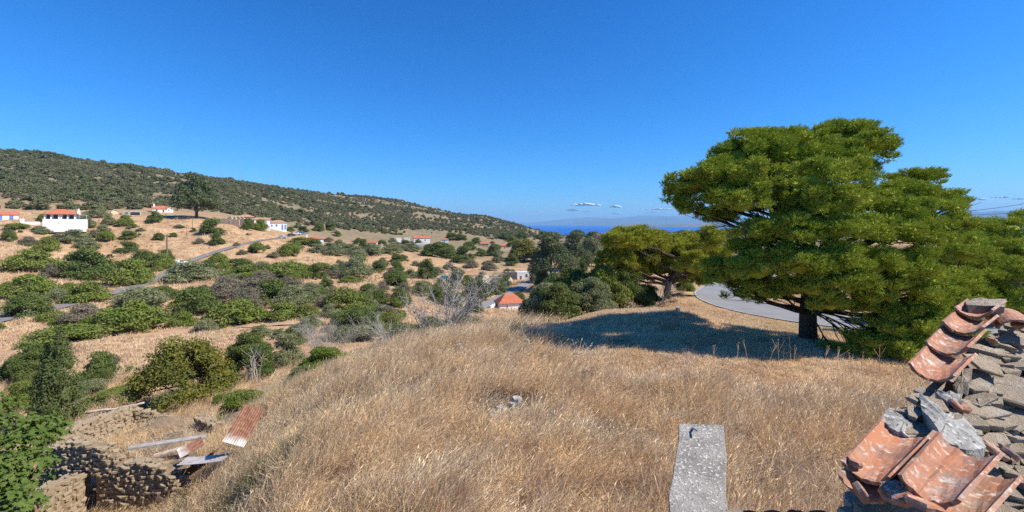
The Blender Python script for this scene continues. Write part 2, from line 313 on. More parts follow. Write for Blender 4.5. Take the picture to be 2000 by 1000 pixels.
def path_pts(ctrl, step, smooth_z=True):
    c = np.array(ctrl, float); seg = np.r_[0, np.cumsum(np.hypot(*np.diff(c, axis=0).T))]
    t = np.linspace(0, seg[-1], int(seg[-1] / step) + 2); k = 5
    P = np.stack([np.interp(t, seg, c[:, 0]), np.interp(t, seg, c[:, 1])], 1)
    for _ in range(int(6 / step) + 2):
        P[1:-1] = .25 * P[:-2] + .5 * P[1:-1] + .25 * P[2:]
    z = base_h(P[:, 0], P[:, 1])
    for _ in range(25): z[1:-1] = .25 * z[:-2] + .5 * z[1:-1] + .25 * z[2:]
    return np.c_[P, z]
def from_view(l): return [((u - 1000) / F * hit(u, v), hit(u, v)) for u, v in l]
near_road = path_pts([(40, 21), (29, 22.5), (21.5, 25.5), (18, 28.2), (16.6, 31.5), (16.8, 36), (18.6, 41.5), (23, 49), (30, 56), (40, 62)], .7)
left_road = path_pts(from_view([(-160, 665), (0, 625), (100, 603), (200, 578), (300, 549), (355, 517), (400, 497), (450, 484), (540, 467), (575, 459), (600, 455)]) , 3)
mid_road = path_pts(from_view([(900, 612), (960, 592), (1000, 570), (1030, 552), (1060, 540), (1090, 530), (1120, 522), (1142, 517)]) + [(48, 285), (60, 330)], 3)
track = path_pts(from_view([(-150, 715), (60, 684), (140, 670), (300, 653), (420, 643), (520, 636), (600, 632)]), 2)
ROADS += [(near_road, 2.75), (left_road, 2.3), (mid_road, 2.6)]

rows = np.r_[np.linspace(-30, 2.5, 22), np.geomspace(3, 4500, 430)]
cols = np.r_[np.arange(-900, -101, 25), np.arange(-90, 2091, 7), np.arange(2100, 2901, 25)]
wd = np.maximum(rows, 5)
GX = (cols[None, :] - 1000) / F * wd[:, None]; GY = np.repeat(rows[:, None], len(cols), 1)
GZ = H(GX.ravel(), GY.ravel()) + ZC
nr, nc = GX.shape; ii = np.arange(nr * nc).reshape(nr, nc)
quads = np.stack([ii[:-1, :-1], ii[:-1, 1:], ii[1:, 1:], ii[1:, :-1]], -1).reshape(-1, 4)
g = obj('ground', mesh_np('ground', np.c_[GX.ravel(), GY.ravel(), GZ], quads, M['ground'], True)); g['kind'] = 'structure'

def strip(name, P, hw, off, mat, lo=None, hi=None, kind='structure', parent=None, both=0):
    d = np.gradient(P[:, :2], axis=0); n = np.stack([d[:, 1], -d[:, 0]], 1); n /= np.linalg.norm(n, axis=1)[:, None]
    lo = -hw if lo is None else lo; hi = hw if hi is None else hi; cs = np.linspace(lo, hi, 5); V = []
    for c_ in cs: V.append(np.c_[P[:, :2] + n * c_, P[:, 2] + ZC + off])
    V = np.stack(V, 1); k = np.arange(len(P) * 5).reshape(-1, 5)
    q = np.stack([k[:-1, :-1], k[:-1, 1:], k[1:, 1:], k[1:, :-1]], -1).reshape(-1, 4)[:, ::-1]
    o = obj(name, mesh_np(name, V.reshape(-1, 3), q, mat, True), parent)
    if kind and not parent: o['kind'] = kind
    return o
r = strip('road', near_road, 2.2, 0, M['asphalt'])
strip('edge_line', near_road, 0, .006, M['paint'], -2.12, -2.03, None, r); strip('edge_line', near_road, 0,   .006, M['paint'], 2.03, 2.12, None, r)
strip('road', left_road, 2.0, .12, M['asphalt_old']); strip('road', mid_road, 2.3, .1, M['asphalt'])
tr = track.copy(); strip('dirt_track', np.c_[tr[:, :2], base_h(tr[:, 0], tr[:, 1])], 1.3, .06, M['dirt'])

# sea, coast and far mountains
m, N, L, b = new_mat('sea_water', .45, .2); p = pos(N)
b.inputs['IOR'].default_value = 1.33
L.new(mix(N, L, (.006, .095, .36), (.008, .11, .40), noise(N, L, .0008, p, 4, .6, .4, .6)), b.inputs['Base Color'])
bump(N, L, b, noise(N, L, .05, p, 6, .7, 0, 1), 1., 6); M['sea'] = m
sea = obj('sea', mesh_np('sea', [(-40000, 1500, 35), (40000, 1500, 35), (40000, 34000, 35), (-40000, 34000, 35)], np.array([[0, 1, 2, 3]]), M['sea'])); sea['kind'] = 'structure'
M['mount'] = plain('far_mountain_scrub', (.09, .105, .10), (.07, .085, .08), .0012, 1, 0, .05, 'pos')
M['island'] = plain('far_island_scrub', (.19, .16, .12), (.10, .11, .08), .002, 1, 0, .05, 'pos')
def ridge_land(name, prof, D, depth, mat, rough, seed):
    """a mountain range standing in the sea: crest heights along a line, sloping both ways"""
    us = np.linspace(prof[0][0], prof[-1][0], 150); hv = np.interp(us, [q[0] for q in prof], [q[1] for q in prof])
    rg = np.random.default_rng(seed); ph = rg.random(8) * 9
    V = []; ts = np.linspace(-1, 1, 25)
    for t_ in ts:
        Y = D + t_ * depth; X = (us - 1000) / F * D + 0 * us
        crest = (HZ - hv) / F * D + ZC
        n_ = vnoise(X / rough + ph[0], np.full_like(X, Y) / rough + ph[1], 2) + .5 * vnoise(X / rough * 2.3 + ph[2], np.full_like(X, Y) / rough * 2.3, 3)
        z = crest * (1 - abs(t_)) ** .8 * (1 + .55 * n_ * min(1, 2.5 * abs(t_))) - 25 * abs(t_) - 6
        V.append(np.stack([X, np.full_like(X, Y), z], 1))
    V = np.array(V); k = np.arange(25 * 150).reshape(25, 150)
    q = np.stack([k[:-1, :-1], k[:-1, 1:], k[1:, 1:], k[1:, :-1]], -1).reshape(-1, 4)
    o = obj(name, mesh_np(name, V.reshape(-1, 3), q, mat, True)); o['kind'] = 'structure'
ridge_land('far_island', [(1180, 442.5), (1205, 440), (1226, 437), (1250, 439), (1300, 437.5), (1360, 437), (1420, 438), (1480, 440), (1540, 443)], 9600, 800, M['island'], 900, 1)
ridge_land('far_mountain', [(1090, 440), (1130, 433), (1170, 430), (1200, 427), (1240, 429), (1270, 425), (1310, 423), (1340, 428), (1400, 424), (1500, 430), (1600, 436)], 25000, 2500, M['mount'], 1800, 2)
ridge_land('far_mountain', [(700, 438), (950, 437), (1010, 434), (1040, 435), (1080, 430), (1110, 427), (1150, 424), (1200, 426), (1260, 420), (1330, 422), (1450, 425), (1560, 432), (1700, 438)], 30500, 2600, M['mount'], 3000, 3)
ridge_land('far_mountain', [(1700, 441), (1780, 424), (1850, 416), (1895, 413), (1925, 414), (1947, 411), (1975, 413), (2010, 411), (2100, 409), (2300, 415), (2600, 428), (2800, 440)], 16500, 2400, M['mount'], 1500, 4)
# ------------------------------------------------------------------ foliage
def rdir(r, n):
    v = r.normal(size=(n, 3)); return v / np.linalg.norm(v, axis=1)[:, None]
def unit(v): return v / (np.linalg.norm(v, axis=1)[:, None] + 1e-9)
ICO = None
def ico():
    global ICO
    if ICO is None:
        t = (1 + 5 ** .5) / 2
        v = unit(np.array([(-1,t,0),(1,t,0),(-1,-t,0),(1,-t,0),(0,-1,t),(0,1,t),(0,-1,-t),(0,1,-t),(t,0,-1),(t,0,1),(-t,0,-1),(-t,0,1)], float))
        f = np.array([(0,11,5),(0,5,1),(0,1,7),(0,7,10),(0,10,11),(1,5,9),(5,11,4),(11,10,2),(10,7,6),(7,1,8),(3,9,4),(3,4,2),(3,2,6),(3,6,8),(3,8,9),(4,9,5),(2,4,11),(6,2,10),(8,6,7),(9,8,1)])
        ICO = (v, f)
    return ICO
def leaves(r, C, R, n, size, out=.9, aspect=.5, up=.0, shell=(.72, 1.22), var=.45, low=.35):
    """n leaf quads spread over the outer shell of the ellipsoids (C centres, R radii)"""
    area = (R[:, 0]*R[:, 1] + R[:, 1]*R[:, 2] + R[:, 0]*R[:, 2]); b = r.choice(len(C), n, p=area / area.sum())
    d = rdir(r, n); flip = (d[:, 2] < -.2) & (r.random(n) > low); d[flip, 2] *= -1
    P = C[b] + R[b] * d * r.uniform(*shell, n)[:, None]
    nrm = unit(d * out + rdir(r, n) + np.array([0, 0, up])); tg = unit(np.cross(nrm, rdir(r, n))); bt = np.cross(nrm, tg)
    s = (size * r.uniform(1 - var, 1 + var, n))[:, None]
    V = np.stack([P - tg*s, P + bt*s*aspect, P + tg*s, P - bt*s*aspect], 1).reshape(-1, 3)
    return V, np.arange(4 * n).reshape(-1, 4)
def cores(C, R, k=.7):
    v, f = ico(); V = (v[None] * R[:, None] * k + C[:, None]).reshape(-1, 3)
    return V, (f[None] + (np.arange(len(C)) * 12)[:, None, None]).reshape(-1, 3)
def join(parts):
    V = []; Q = []; T = []; k = 0
    for v, f in parts:
        V.append(v); (Q if f.shape[1] == 4 else T).append(f + k); k += len(v)
    return np.concatenate(V), ([np.concatenate(Q)] if Q else []) + ([np.concatenate(T)] if T else [])
def dome(r, n, w=.36, h=.55, rad=(.12, .24), base=.12):
    """centres and radii of clumps making an uneven bush of width ~1"""
    a = r.random(n) * 2 * math.pi; q = np.sqrt(r.random(n)); q[:3] *= .3
    z = base + h * (1 - q ** 2.2) * r.uniform(.45, 1.0, n)
    C = np.stack([q * w * np.cos(a), q * w * np.sin(a), z], 1)
    k = r.uniform(*rad, n); R = np.stack([k * r.uniform(.9, 1.3, n), k * r.uniform(.9, 1.3, n), k * r.uniform(.65, .95, n)], 1)
    return C, R
def shrub_mesh(name, mat, seed, n=2600, size=.035, blobs=22, h=.5, w=.36, rad=(.10, .2), core=.7, out=.9, aspect=.5, base=.1, low=.35):
    r = np.random.default_rng(seed); C, R = dome(r, blobs, w, h, rad, base)
    parts = [leaves(r, C, R, n, size, out, aspect, low=low)]
    if core: parts.append(cores(C, R, core))
    return mesh_np(name, *join(parts), mat)
BUSH = {}
for kind, mt_, hh in (('D', 'oak', .62), ('G', 'lentisk', .42), ('O', 'olive', .62), ('K', 'dry', .5), ('B', 'olive', .5)):
    BUSH[kind] = [shrub_mesh('bush_' + mt_, M[mt_], 100 * i + ord(kind), 6500, .022, 32, hh, core=(0.6 if kind != 'K' else 0.45), aspect=.42 if kind in 'OBK' else .6) for i in range(4)]
FINE = {}
for kind, mt_, hh in (('D', 'oak', .6), ('G', 'lentisk', .45), ('O', 'olive', .6)):
    FINE[kind] = [shrub_mesh('shrub_' + mt_, M[mt_], 700 * i + ord(kind), 36000, .0135, 46, hh, .38, (.07, .15), .55, aspect=.45) for i in range(2)]
HILL = [shrub_mesh('hill_bush', M['hill'], 900 + i, 420, .085, 9, .42, .32, (.15, .26), .8) for i in range(5)]
VAL_BUSH = []
NAMES = {'D': ('evergreen_oak_bush', 'bush'), 'G': ('lentisk_bush', 'bush'), 'O': ('olive_tree', 'tree'), 'K': ('dry_shrub', 'shrub'), 'B': ('olive_tree', 'tree')}
LBL = {'D': 'rounded dark green evergreen bush in the dry valley', 'G': 'low spreading bright green bush on the dry valley slope', 'O': 'small grey green olive tree in the dry valley',
       'K': 'brownish grey half dry shrub in the valley scrub', 'B': 'silvery grey olive tree near the valley road'}
GRP = {'D': 'dark evergreen bushes in the valley', 'G': 'bright green low bushes in the valley', 'O': 'olive trees in the valley', 'K': 'half dry shrubs in the valley', 'B': 'silvery olives by the valley road'}
def bush(u, v, wpx, hpx, kind, D=None, label=None, group=None, fine=False, cat=None, name=None):
    p = ground_pt(u, v, D); D = p.y; Wm = wpx * D / F; Hm = hpx * D / F
    me = random.choice((FINE if fine else BUSH)[kind]); hz = max(q.co.z for q in me.vertices) if me.name not in HZC else HZC[me.name]; HZC[me.name] = hz
    o = obj(name or NAMES[kind][0], me, None, (p.x, p.y + Wm * .3, p.z - .04 * Hm), (0, 0, random.uniform(0, 6.28)), (Wm * 1.05, Wm * 1.05, 1.08 * Hm / hz))
    o.location.z = ZC + h1(p.x, p.y + Wm * .3) - .06 * Hm if D > 40 else p.z - .05 * Hm
    tag(o, label or LBL[kind], cat or NAMES[kind][1], group or (None if label else GRP[kind]))
    if not label: VAL_BUSH.append((o, kind, Wm))
    return o
HZC = {}
VALLEY = '''147 547 95 65 D;35 532 85 42 G;230 560 85 52 G;270 522 50 32 D;302 526 48 30 G;318 512 26 24 D;150 594 82 42 G;100 594 46 30 O;30 585 85 50 G;30 622 75 48 D;90 545 40 30 K
250 612 115 52 B;352 555 108 44 B;138 640 75 42 K;222 655 132 64 G;90 676 138 36 G;365 620 85 58 D;440 640 120 52 G;420 600 82 46 K;482 602 82 58 K;390 650 52 26 B;345 640 52 30 G;310 574 40 14 G;418 516 38 22 G;455 528 60 20 D
35 745 95 66 D;178 750 70 56 D;212 716 30 20 K;250 732 26 14 G;405 460 46 34 D;418 480 28 24 D;480 450 24 26 D;502 450 32 22 G;497 495 34 20 G;558 502 44 26 G;580 478 50 14 G;603 482 40 15 D;570 486 34 12 G
615 494 42 18 O;650 500 46 22 O;690 503 46 24 O;725 501 46 24 O;762 497 42 20 O;800 491 42 16 O;640 488 40 14 O;680 490 40 14 O;720 489 40 14 O;770 486 40 12 O;615 546 38 34 D;470 546 74 27 G;540 547 112 32 G;582 546 52 24 G
650 541 32 24 O;690 546 64 44 O;668 532 36 22 O;680 553 48 12 G;735 533 32 24 D;771 531 30 22 D;772 514 28 18 D;787 510 20 14 D;745 522 24 18 O;832 546 42 40 D;850 503 68 30 D;874 504 40 26 G;895 515 36 16 D;906 510 42 30 D
770 560 46 30 D;716 577 46 24 O;430 582 74 38 K;470 612 64 48 K;520 597 74 48 D;560 602 74 44 O;540 627 84 32 G;592 622 52 28 G;600 577 46 24 O;632 566 32 22 D;610 592 42 28 O;500 560 70 26 K;450 560 60 24 O;555 570 60 26 K
665 607 72 44 G;702 607 54 38 D;736 597 38 28 D;690 627 74 34 G;640 622 48 26 O;930 582 62 38 D;968 572 52 34 D;890 556 36 34 D;926 612 38 30 D;965 500 32 24 D;940 501 30 14 D;972 514 24 26 O;920 525 30 16 K;955 530 34 18 K
82 492 42 30 G;10 473 24 24 D;45 480 34 18 K;130 476 50 26 O;200 475 30 22 G;176 466 22 16 K;155 448 36 26 O;148 457 26 16 G;243 469 30 17 D;238 496 40 24 D;305 471 20 15 D;297 438 30 22 D;236 443 30 22 G;206 441 26 24 O
178 427 40 26 O;80 433 26 20 G;20 452 40 12 G;70 458 34 14 O;105 470 22 14 K;255 446 18 9 G;345 448 20 7 K;385 478 20 12 K;460 478 16 8 K;375 455 12 8 D;160 487 40 22 O;195 455 24 16 O;335 465 14 9 D;270 455 18 8 K
470 500 20 10 K;520 488 14 8 O;530 505 24 12 K;430 530 36 20 G;395 530 40 22 D;505 530 50 16 O;660 515 14 8 K;700 520 20 10 K;810 520 20 10 K;800 545 30 18 O;745 565 24 16 K;790 575 30 24 K;820 580 40 30 O;850 590 40 30 D
860 570 34 24 O;700 585 30 18 K;880 600 44 34 D;780 600 44 34 D;660 640 50 30 D;700 650 52 36 O;740 630 50 34 O;610 640 40 26 O;590 655 44 34 O;570 675 50 40 D;500 660 46 24 O;540 665 34 22 O;1050 548 36 44 O;1062 560 34 36 D
1000 540 22 14 O;985 560 30 24 D;1010 600 40 30 D;1080 570 44 36 D;1110 590 50 38 O;1140 575 40 30 D;1125 543 20 42 D;1138 530 22 30 D;1150 545 18 12 D;1070 510 40 40 O;1030 512 44 40 O;1010 508 34 34 D;1000 520 26 24 D
1160 522 46 60 O;1185 505 40 44 D;1150 495 28 28 D;1215 500 50 40 D;1205 482 44 24 O;1180 478 30 20 D;1240 480 40 24 D;1020 468 24 16 D;1000 474 26 14 D;985 468 20 14 D;900 470 24 12 D;930 478 24 14 D;880 470 26 14 D;915 488 28 16 D
1060 468 30 16 D;1090 466 30 14 O;1130 464 34 16 D;1160 466 30 14 D;1195 464 30 14 O;1230 464 34 16 D;1265 465 36 18 D;1300 466 40 18 O;1335 467 40 18 D;1370 468 36 18 D;1405 470 34 18 O;1425 478 50 32 O;1440 495 60 50 O;1390 485 40 30 D
870 487 22 10 O;840 485 24 10 G;815 478 20 10 D;790 478 20 10 D;765 474 20 10 O;745 478 18 10 D;700 478 24 14 D;708 487 18 20 D;660 480 24 12 O;640 472 20 10 K;655 462 20 10 D;590 452 22 12 D;620 452 26 18 D;640 450 26 18 D;580 446 18 12 O;565 452 16 10 D'''
for line in VALLEY.split('\n'):
    for e in line.split(';'):
        u, v, a, b_, k = e.split(); bush(float(u), float(v), float(a), float(b_), k)
# small wayside shrubs over the open slopes
rs = np.random.default_rng(5)
for i in range(95):
    u = rs.uniform(-20, 1120); v = rs.uniform(448, 620)
    if u > 560 and v > 600: continue
    D = hit(u, v)
    if D < 60 or min(np.hypot(left_road[:, 0] - (u-1000)/F*D, left_road[:, 1] - D)) < 4 or min(np.hypot(mid_road[:, 0] - (u-1000)/F*D, mid_road[:, 1] - D)) < 5: continue
    sz = rs.uniform(6, 17) * (.6 + (v - 440) / 220)
    bush(u, v, sz, sz * rs.uniform(.45, .7), 'OKDGK'[rs.integers(5)])

for i in range(230):
    if i < 150: u, v = rs.uniform(-20, 780), rs.uniform(525, 660)
    else: u, v = rs.uniform(560, 1010), rs.uniform(480, 610)
    D = hit(u, v); X = (u - 1000) / F * D
    if D < 45 or vnoise(np.array([X / 16]), np.array([D / 16]), 2)[0] + .12 * (i < 150) < .02: continue
    if min(min(np.hypot(Q_[:, 0] - X, Q_[:, 1] - D)) for Q_ in (left_road, mid_road, track)) < 5: continue
    sz = rs.uniform(20, 46) * (.35 + (v - 470) / 170); bush(u, v, sz, sz * rs.uniform(.4, .62), 'GDOGK'[rs.integers(5)])
# hillside scrub: the 280 that show largest singly, the rest as one mass
def on_village(u, v): return False
hs = np.random.default_rng(11); pts = []
while len(pts) < 36000:
    D = np.exp(hs.uniform(math.log(215), math.log(1000), 4000)); keep = hs.random(4000) < (D / 1000) ** 1.6; D = D[keep]
    u = hs.uniform(-420, 1090, len(D)); X = (u - 1000) / F * D; z = base_h(X, D); v = HZ - z / D * F
    dens = .72 + 1.55 * vnoise(X / 45, D / 45, 3) + .5 * vnoise(X / 14, D / 14, 1) - np.clip((u - 560) / 900, 0, .16)
    lim = np.interp(u, [-420, 0, 200, 340, 430, 560, 640, 760, 900, 1000, 1090], [412, 410, 410, 408, 416, 434, 446, 458, 468, 468, 460])
    ok = (hs.random(len(D)) < dens) & (v < lim)
    pts += list(zip(X[ok], D[ok], z[ok], u[ok]))
pts = np.array(pts[:36000]); sz = hs.lognormal(0, .34, len(pts)) * np.interp(pts[:, 3], [0, 500, 1000], [4.5, 3.9, 3.1]); px = sz / pts[:, 1]
order = np.argsort(-px * (pts[:, 3] > -20)); big, rest = order[:280], order[280:]
for i in big:
    x, y, z, _ = pts[i]
    o = obj('hillside_bush', random.choice(HILL), None, (x, y, ZC + z - .2), (0, 0, random.uniform(0, 6.28)), (sz[i], sz[i], sz[i] * hs.uniform(.7, 1.0)))
    tag(o, 'grey green scrub bush on the long hillside above the village', 'bush', 'scrub bushes on the hillside')
def scatter(name, P, rot, scl, idx, meshes, kind='stuff'):
    """one object whose points carry small plants"""
    c = bpy.data.collections.new(name + '_kinds')
    for k, me in enumerate(meshes):
        o = bpy.data.objects.new('%s_kind_%02d' % (name, k), me); c.objects.link(o)
    me = bpy.data.meshes.new(name); n = len(P); me.vertices.add(n); me.vertices.foreach_set('co', np.asarray(P, np.float32).ravel())
    for nm, ty, arr, key in (('rot', 'FLOAT_VECTOR', rot, 'vector'), ('scl', 'FLOAT_VECTOR', scl, 'vector'), ('idx', 'INT', idx, 'value')):
        a = me.attributes.new(nm, ty, 'POINT'); a.data.foreach_set(key, np.asarray(arr, np.int32 if ty == 'INT' else np.float32).ravel())
    me.update(); o = obj(name, me); o['kind'] = kind
    t = bpy.data.node_groups.new(name, 'GeometryNodeTree'); t.interface.new_socket('Geometry', in_out='INPUT', socket_type='NodeSocketGeometry'); t.interface.new_socket('Geometry', in_out='OUTPUT', socket_type='NodeSocketGeometry')
    n_ = t.nodes; gi = n_.new('NodeGroupInput'); go = n_.new('NodeGroupOutput'); ip = n_.new('GeometryNodeInstanceOnPoints'); ci = n_.new('GeometryNodeCollectionInfo')
    ci.inputs[0].default_value = c; ci.inputs['Separate Children'].default_value = True; ci.inputs['Reset Children'].default_value = True
    m2p = n_.new('GeometryNodeMeshToPoints'); t.links.new(gi.outputs[0], m2p.inputs[0]); t.links.new(m2p.outputs[0], ip.inputs['Points'])
    t.links.new(ci.outputs[0], ip.inputs['Instance']); ip.inputs['Pick Instance'].default_value = True
    for nm, ty, sk in (('rot', 'FLOAT_VECTOR', 'Rotation'), ('scl', 'FLOAT_VECTOR', 'Scale'), ('idx', 'INT', 'Instance Index')):
        a = n_.new('GeometryNodeInputNamedAttribute'); a.data_type = ty; a.inputs[0].default_value = nm; t.links.new(a.outputs[0], ip.inputs[sk])
    t.links.new(ip.outputs[0], go.inputs[0]); md = o.modifiers.new('plants', 'NODES'); md.node_group = t
    return o
n = len(rest); R0 = np.zeros((n, 3)); R0[:, 2] = hs.uniform(0, 6.28, n)
o = scatter('hillside_scrub', np.c_[pts[rest, 0], pts[rest, 1], ZC + pts[rest, 2] - .2], R0, np.c_[sz[rest], sz[rest], sz[rest] * hs.uniform(.7, 1., n)], hs.integers(0, 5, n), HILL)
o['label'] = 'dense grey green scrub covering the long hillside ridge'; o['category'] = 'scrub'
# far coastal woodland beyond the valley
D = np.exp(hs.uniform(math.log(420), math.log(3500), 2600)); u = hs.uniform(1040, 2100, 2600); X = (u - 1000) / F * D; s_ = np.clip(D / 160, 4, 10) * hs.uniform(.6, 1.3, 2600)
R0 = np.zeros((2600, 3)); R0[:, 2] = hs.uniform(0, 6.28, 2600)
o = scatter('coastal_woodland', np.c_[X, D, ZC + base_h(X, D) - .5], R0, np.c_[s_, s_, s_ * .7], hs.integers(0, 5, 2600), HILL)
o['label'] = 'far dark woodland between the valley and the sea'; o['category'] = 'woodland'

# ------------------------------------------------------------------ dry grass
def clump(name, mat, seed, n, hgt, wid, spread, lean, bendv, seeds=.4):
    """n curved blades; each is a two segment strip, some with a seed head"""
    r = np.random.default_rng(seed); a = r.random(n) * 6.283; q = spread * np.sqrt(r.random(n)); B = np.stack([q*np.cos(a), q*np.sin(a), np.full(n, -.05)], 1)
    h_ = hgt * r.uniform(.45, 1.15, n); d = np.stack([np.cos(a) * r.uniform(0, .35, n) + lean + r.normal(0, .16, n), np.sin(a) * r.uniform(0, .35, n) + r.normal(0, .16, n), np.ones(n)], 1); d = unit(d)
    bend = np.stack([r.normal(lean * bendv, .18, n), r.normal(0, .18, n), -r.uniform(0, .22, n)], 1)
    p1 = B + d * (h_ * .5)[:, None]; p2 = B + d * h_[:, None] * .97 + bend * h_[:, None]
    sd = unit(np.cross(d, rdir(r, n))); wv = (wid * r.uniform(.6, 1.3, n))[:, None]; hd = (r.random(n) < seeds)[:, None]
    V = np.stack([B - sd*wv, B + sd*wv, p1 - sd*wv*.9, p1 + sd*wv*.9, p2 - sd*wv*.25, p2 + sd*wv*.25, p2 + (p2-p1)*.10 - sd*wv*1.7*hd, p2 + (p2-p1)*.10 + sd*wv*1.7*hd, p2 + (p2-p1)*.28], 1).reshape(-1, 3)
    k = (np.arange(n) * 9)[:, None]
    me = mesh_np(name, V, [np.concatenate([k + [0, 1, 3, 2], k + [2, 3, 5, 4], k + [4, 5, 7, 6]]), k + [6, 7, 8]], mat)
    tn = me.attributes.new('tone', 'FLOAT', 'POINT'); tn.data.foreach_set('value', np.repeat(r.random(n), 9).astype(np.float32)); return me
GRASS = [clump('straw_clump', M['straw'], 40 + i, 24, (.62, .78, .92, .55)[i], .0056, .18, .2, .8) for i in range(4)] \
      + [clump('straw_short', M['straw'], 50 + i, 34, .16, .0052, .2, .1, 1.2, .1) for i in range(2)] \
      + [clump('forb_clump', M['forb'], 60 + i, 40, .42, .005, .2, .02, .4, .5) for i in range(2)] \
      + [clump('weed_clump', M['weed'], 70 + i, 36, .6, .0055, .22, .05, .4, .2) for i in range(2)]
gr = np.random.default_rng(21)
def near_mask(x, y):
    """blade height factor (0 = none)"""
    D = y; u = 1000 + F * x / D; v = HZ - base_h(x, y) / D * F
    f = np.ones(len(x))
    mown = np.clip((u - 1030 - vnoise(x, y, 1) * 80) / 60, 0, 1) * np.clip((D - np.interp(u, [1030, 1350], [15.5, 12.2]) - vnoise(x / 2, y / 2, 2) * 3) / 2.0, 0, 1)
    f = np.where(gr.random(len(x)) < mown, -1, f)       # -1: short cut straw
    dr = np.full(len(x), 99.)
    for i in range(0, len(near_road), 2): dr = np.minimum(dr, np.hypot(x - near_road[i, 0], y - near_road[i, 1]))
    f = np.where(dr < 2.9, 0, f)
    return f
P = []; IDX = []; SC = []
for (d0, d1, dens, s0) in ((3.5, 9, 70, 1.0), (9, 14, 46, 1.0), (14, 20, 30, 1.05), (20, 30, 17, 1.1), (30, 48, 5, 1.3)):
    wdt = (2150 + 250) / F; n = int(dens * (d1 * d1 - d0 * d0) / 2 * wdt); y = np.sqrt(gr.uniform(d0 * d0, d1 * d1, n)); u = gr.uniform(-250, 2150, n); x = (u - 1000) / F * y
    f = near_mask(x, y); tall = 1 + .75 * vnoise(x / 1.7, y / 1.7, 3) + .55 * vnoise(x / .6, y / .6, 0)
    fb = vnoise(x / 2.4 + 7, y / 1.8, 1) + .4 * vnoise(x / .9, y / .9, 2); wb = vnoise(x / 3.1 + 3, y / 3.1, 2) + np.clip((700 - u) / 1500, 0, .22) * (y < 16)
    idx = gr.integers(0, 4, n); idx = np.where((fb > .30) & (gr.random(n) < .75), 6 + gr.integers(0, 2, n), idx); idx = np.where((wb > .42) & (gr.random(n) < .5), 8 + gr.integers(0, 2, n), idx)
    idx = np.where(f < 0, 4 + gr.integers(0, 2, n), idx)
    ok = (f != 0) & (gr.random(n) < np.where(f < 0, 1.0, .9 + .5 * vnoise(x / .9, y / .9, 3)))
    hf = np.where(f < 0, 1, np.clip(tall, .45, 1.6)); hf = np.where(idx >= 6, np.clip(tall, .5, 1.2) * .9, hf)
    P.append(np.c_[x, y, ZC + H(x, y)][ok]); IDX.append(idx[ok]); SC.append(np.c_[s0 * np.ones(n) * np.where(f < 0, 1.3, 1), s0 * np.ones(n) * np.where(f < 0, 1.3, 1), s0 * hf][ok])
P = np.concatenate(P); IDX = np.concatenate(IDX); SC = np.concatenate(SC); n = len(P)
NOGO = []   # filled below by footprints of the ruin etc.
def clear_of(P):
    k = np.ones(len(P), bool)
    for poly in ((( -16.9, 16.2), (-11.3, 16.3), (-12.8, 23), (-18.6, 22.6)),):
        q = np.array(poly); ins = np.ones(len(P), bool)
        for i in range(len(q)):
            a, b2 = q[i], q[(i+1) % len(q)]; ins &= ((b2[0]-a[0])*(P[:, 1]-a[1]) - (b2[1]-a[1])*(P[:, 0]-a[0])) > 0
        k &= ~ins
    return k
k = clear_of(P); P, IDX, SC = P[k], IDX[k], SC[k]; n = len(P)
RO = np.c_[gr.normal(0, .10, n), gr.normal(0, .10, n) + .1, gr.normal(0, .7, n)]
o = scatter('dry_grass', P, RO, SC, IDX, GRASS); o['label'] = 'tall golden dry grass covering the slope before the ruined walls'; o['category'] = 'grass'
# coarser straw over the valley fields
VAL = [clump('field_straw', M['straw'], 80 + i, 16, .5, .018, .5, .05, .5, .2) for i in range(2)] + [clump('field_forb', M['forb'], 84, 14, .45, .02, .5, 0, .4, .4)]
n = 36000; D = np.exp(gr.uniform(math.log(34), math.log(230), n)); u = gr.uniform(-100, 1250, n); x = (u - 1000) / F * D
ok = gr.random(n) < .6 + 1.2 * vnoise(x / 7, D / 7, 0)
for R_, hw in ((left_road, 3), (mid_road, 3.2), (track, 2.0)):
    for i in range(len(R_)): ok &= np.hypot(x - R_[i, 0], D - R_[i, 1]) > hw
x, D = x[ok], D[ok]; n = len(x); s_ = gr.uniform(.7, 1.5, n) * np.clip(D / 70, .8, 2); R0 = np.zeros((n, 3)); R0[:, 2] = gr.uniform(0, 6.28, n)
o = scatter('field_grass', np.c_[x, D, ZC + H(x, D)], R0, np.c_[s_, s_, s_ * gr.uniform(.5, 1.1, n)], gr.choice(3, n, p=[.42, .4, .18]), VAL); o['label'] = 'sparse straw and dry weeds over the valley fields'; o['category'] = 'grass'
# ------------------------------------------------------------------ trees
def loc3(p, base): return Vector(p) - Vector(base)
def tufts(r, C, R, n, m=12, length=.22, width=.011, wind=(.3, 0, .55), low=.35):
    area = R[:, 0]*R[:, 1] + R[:, 1]*R[:, 2] + R[:, 0]*R[:, 2]; b = r.choice(len(C), n, p=area / area.sum())
    d = rdir(r, n); flip = (d[:, 2] < -.1) & (r.random(n) > low); d[flip, 2] *= -1
    P = C[b] + R[b] * d * r.uniform(.75, 1.08, n)[:, None]; ax = unit(d * .8 + np.array(wind) + .35 * rdir(r, n))
    nd = unit(ax[:, None] + .5 * rdir(r, n * m).reshape(n, m, 3)); ln = length * r.uniform(.6, 1.25, (n, m, 1))
    sd = unit(np.cross(nd.reshape(-1, 3), rdir(r, n * m))).reshape(n, m, 3) * width
    O = np.repeat(P[:, None], m, 1) + ax[:, None] * r.uniform(-.09, .09, (n, m, 1)) * (length / .22)
    V = np.stack([O - sd, O + sd, O + nd * ln], 2).reshape(-1, 3)
    return V, np.arange(len(V)).reshape(-1, 3)
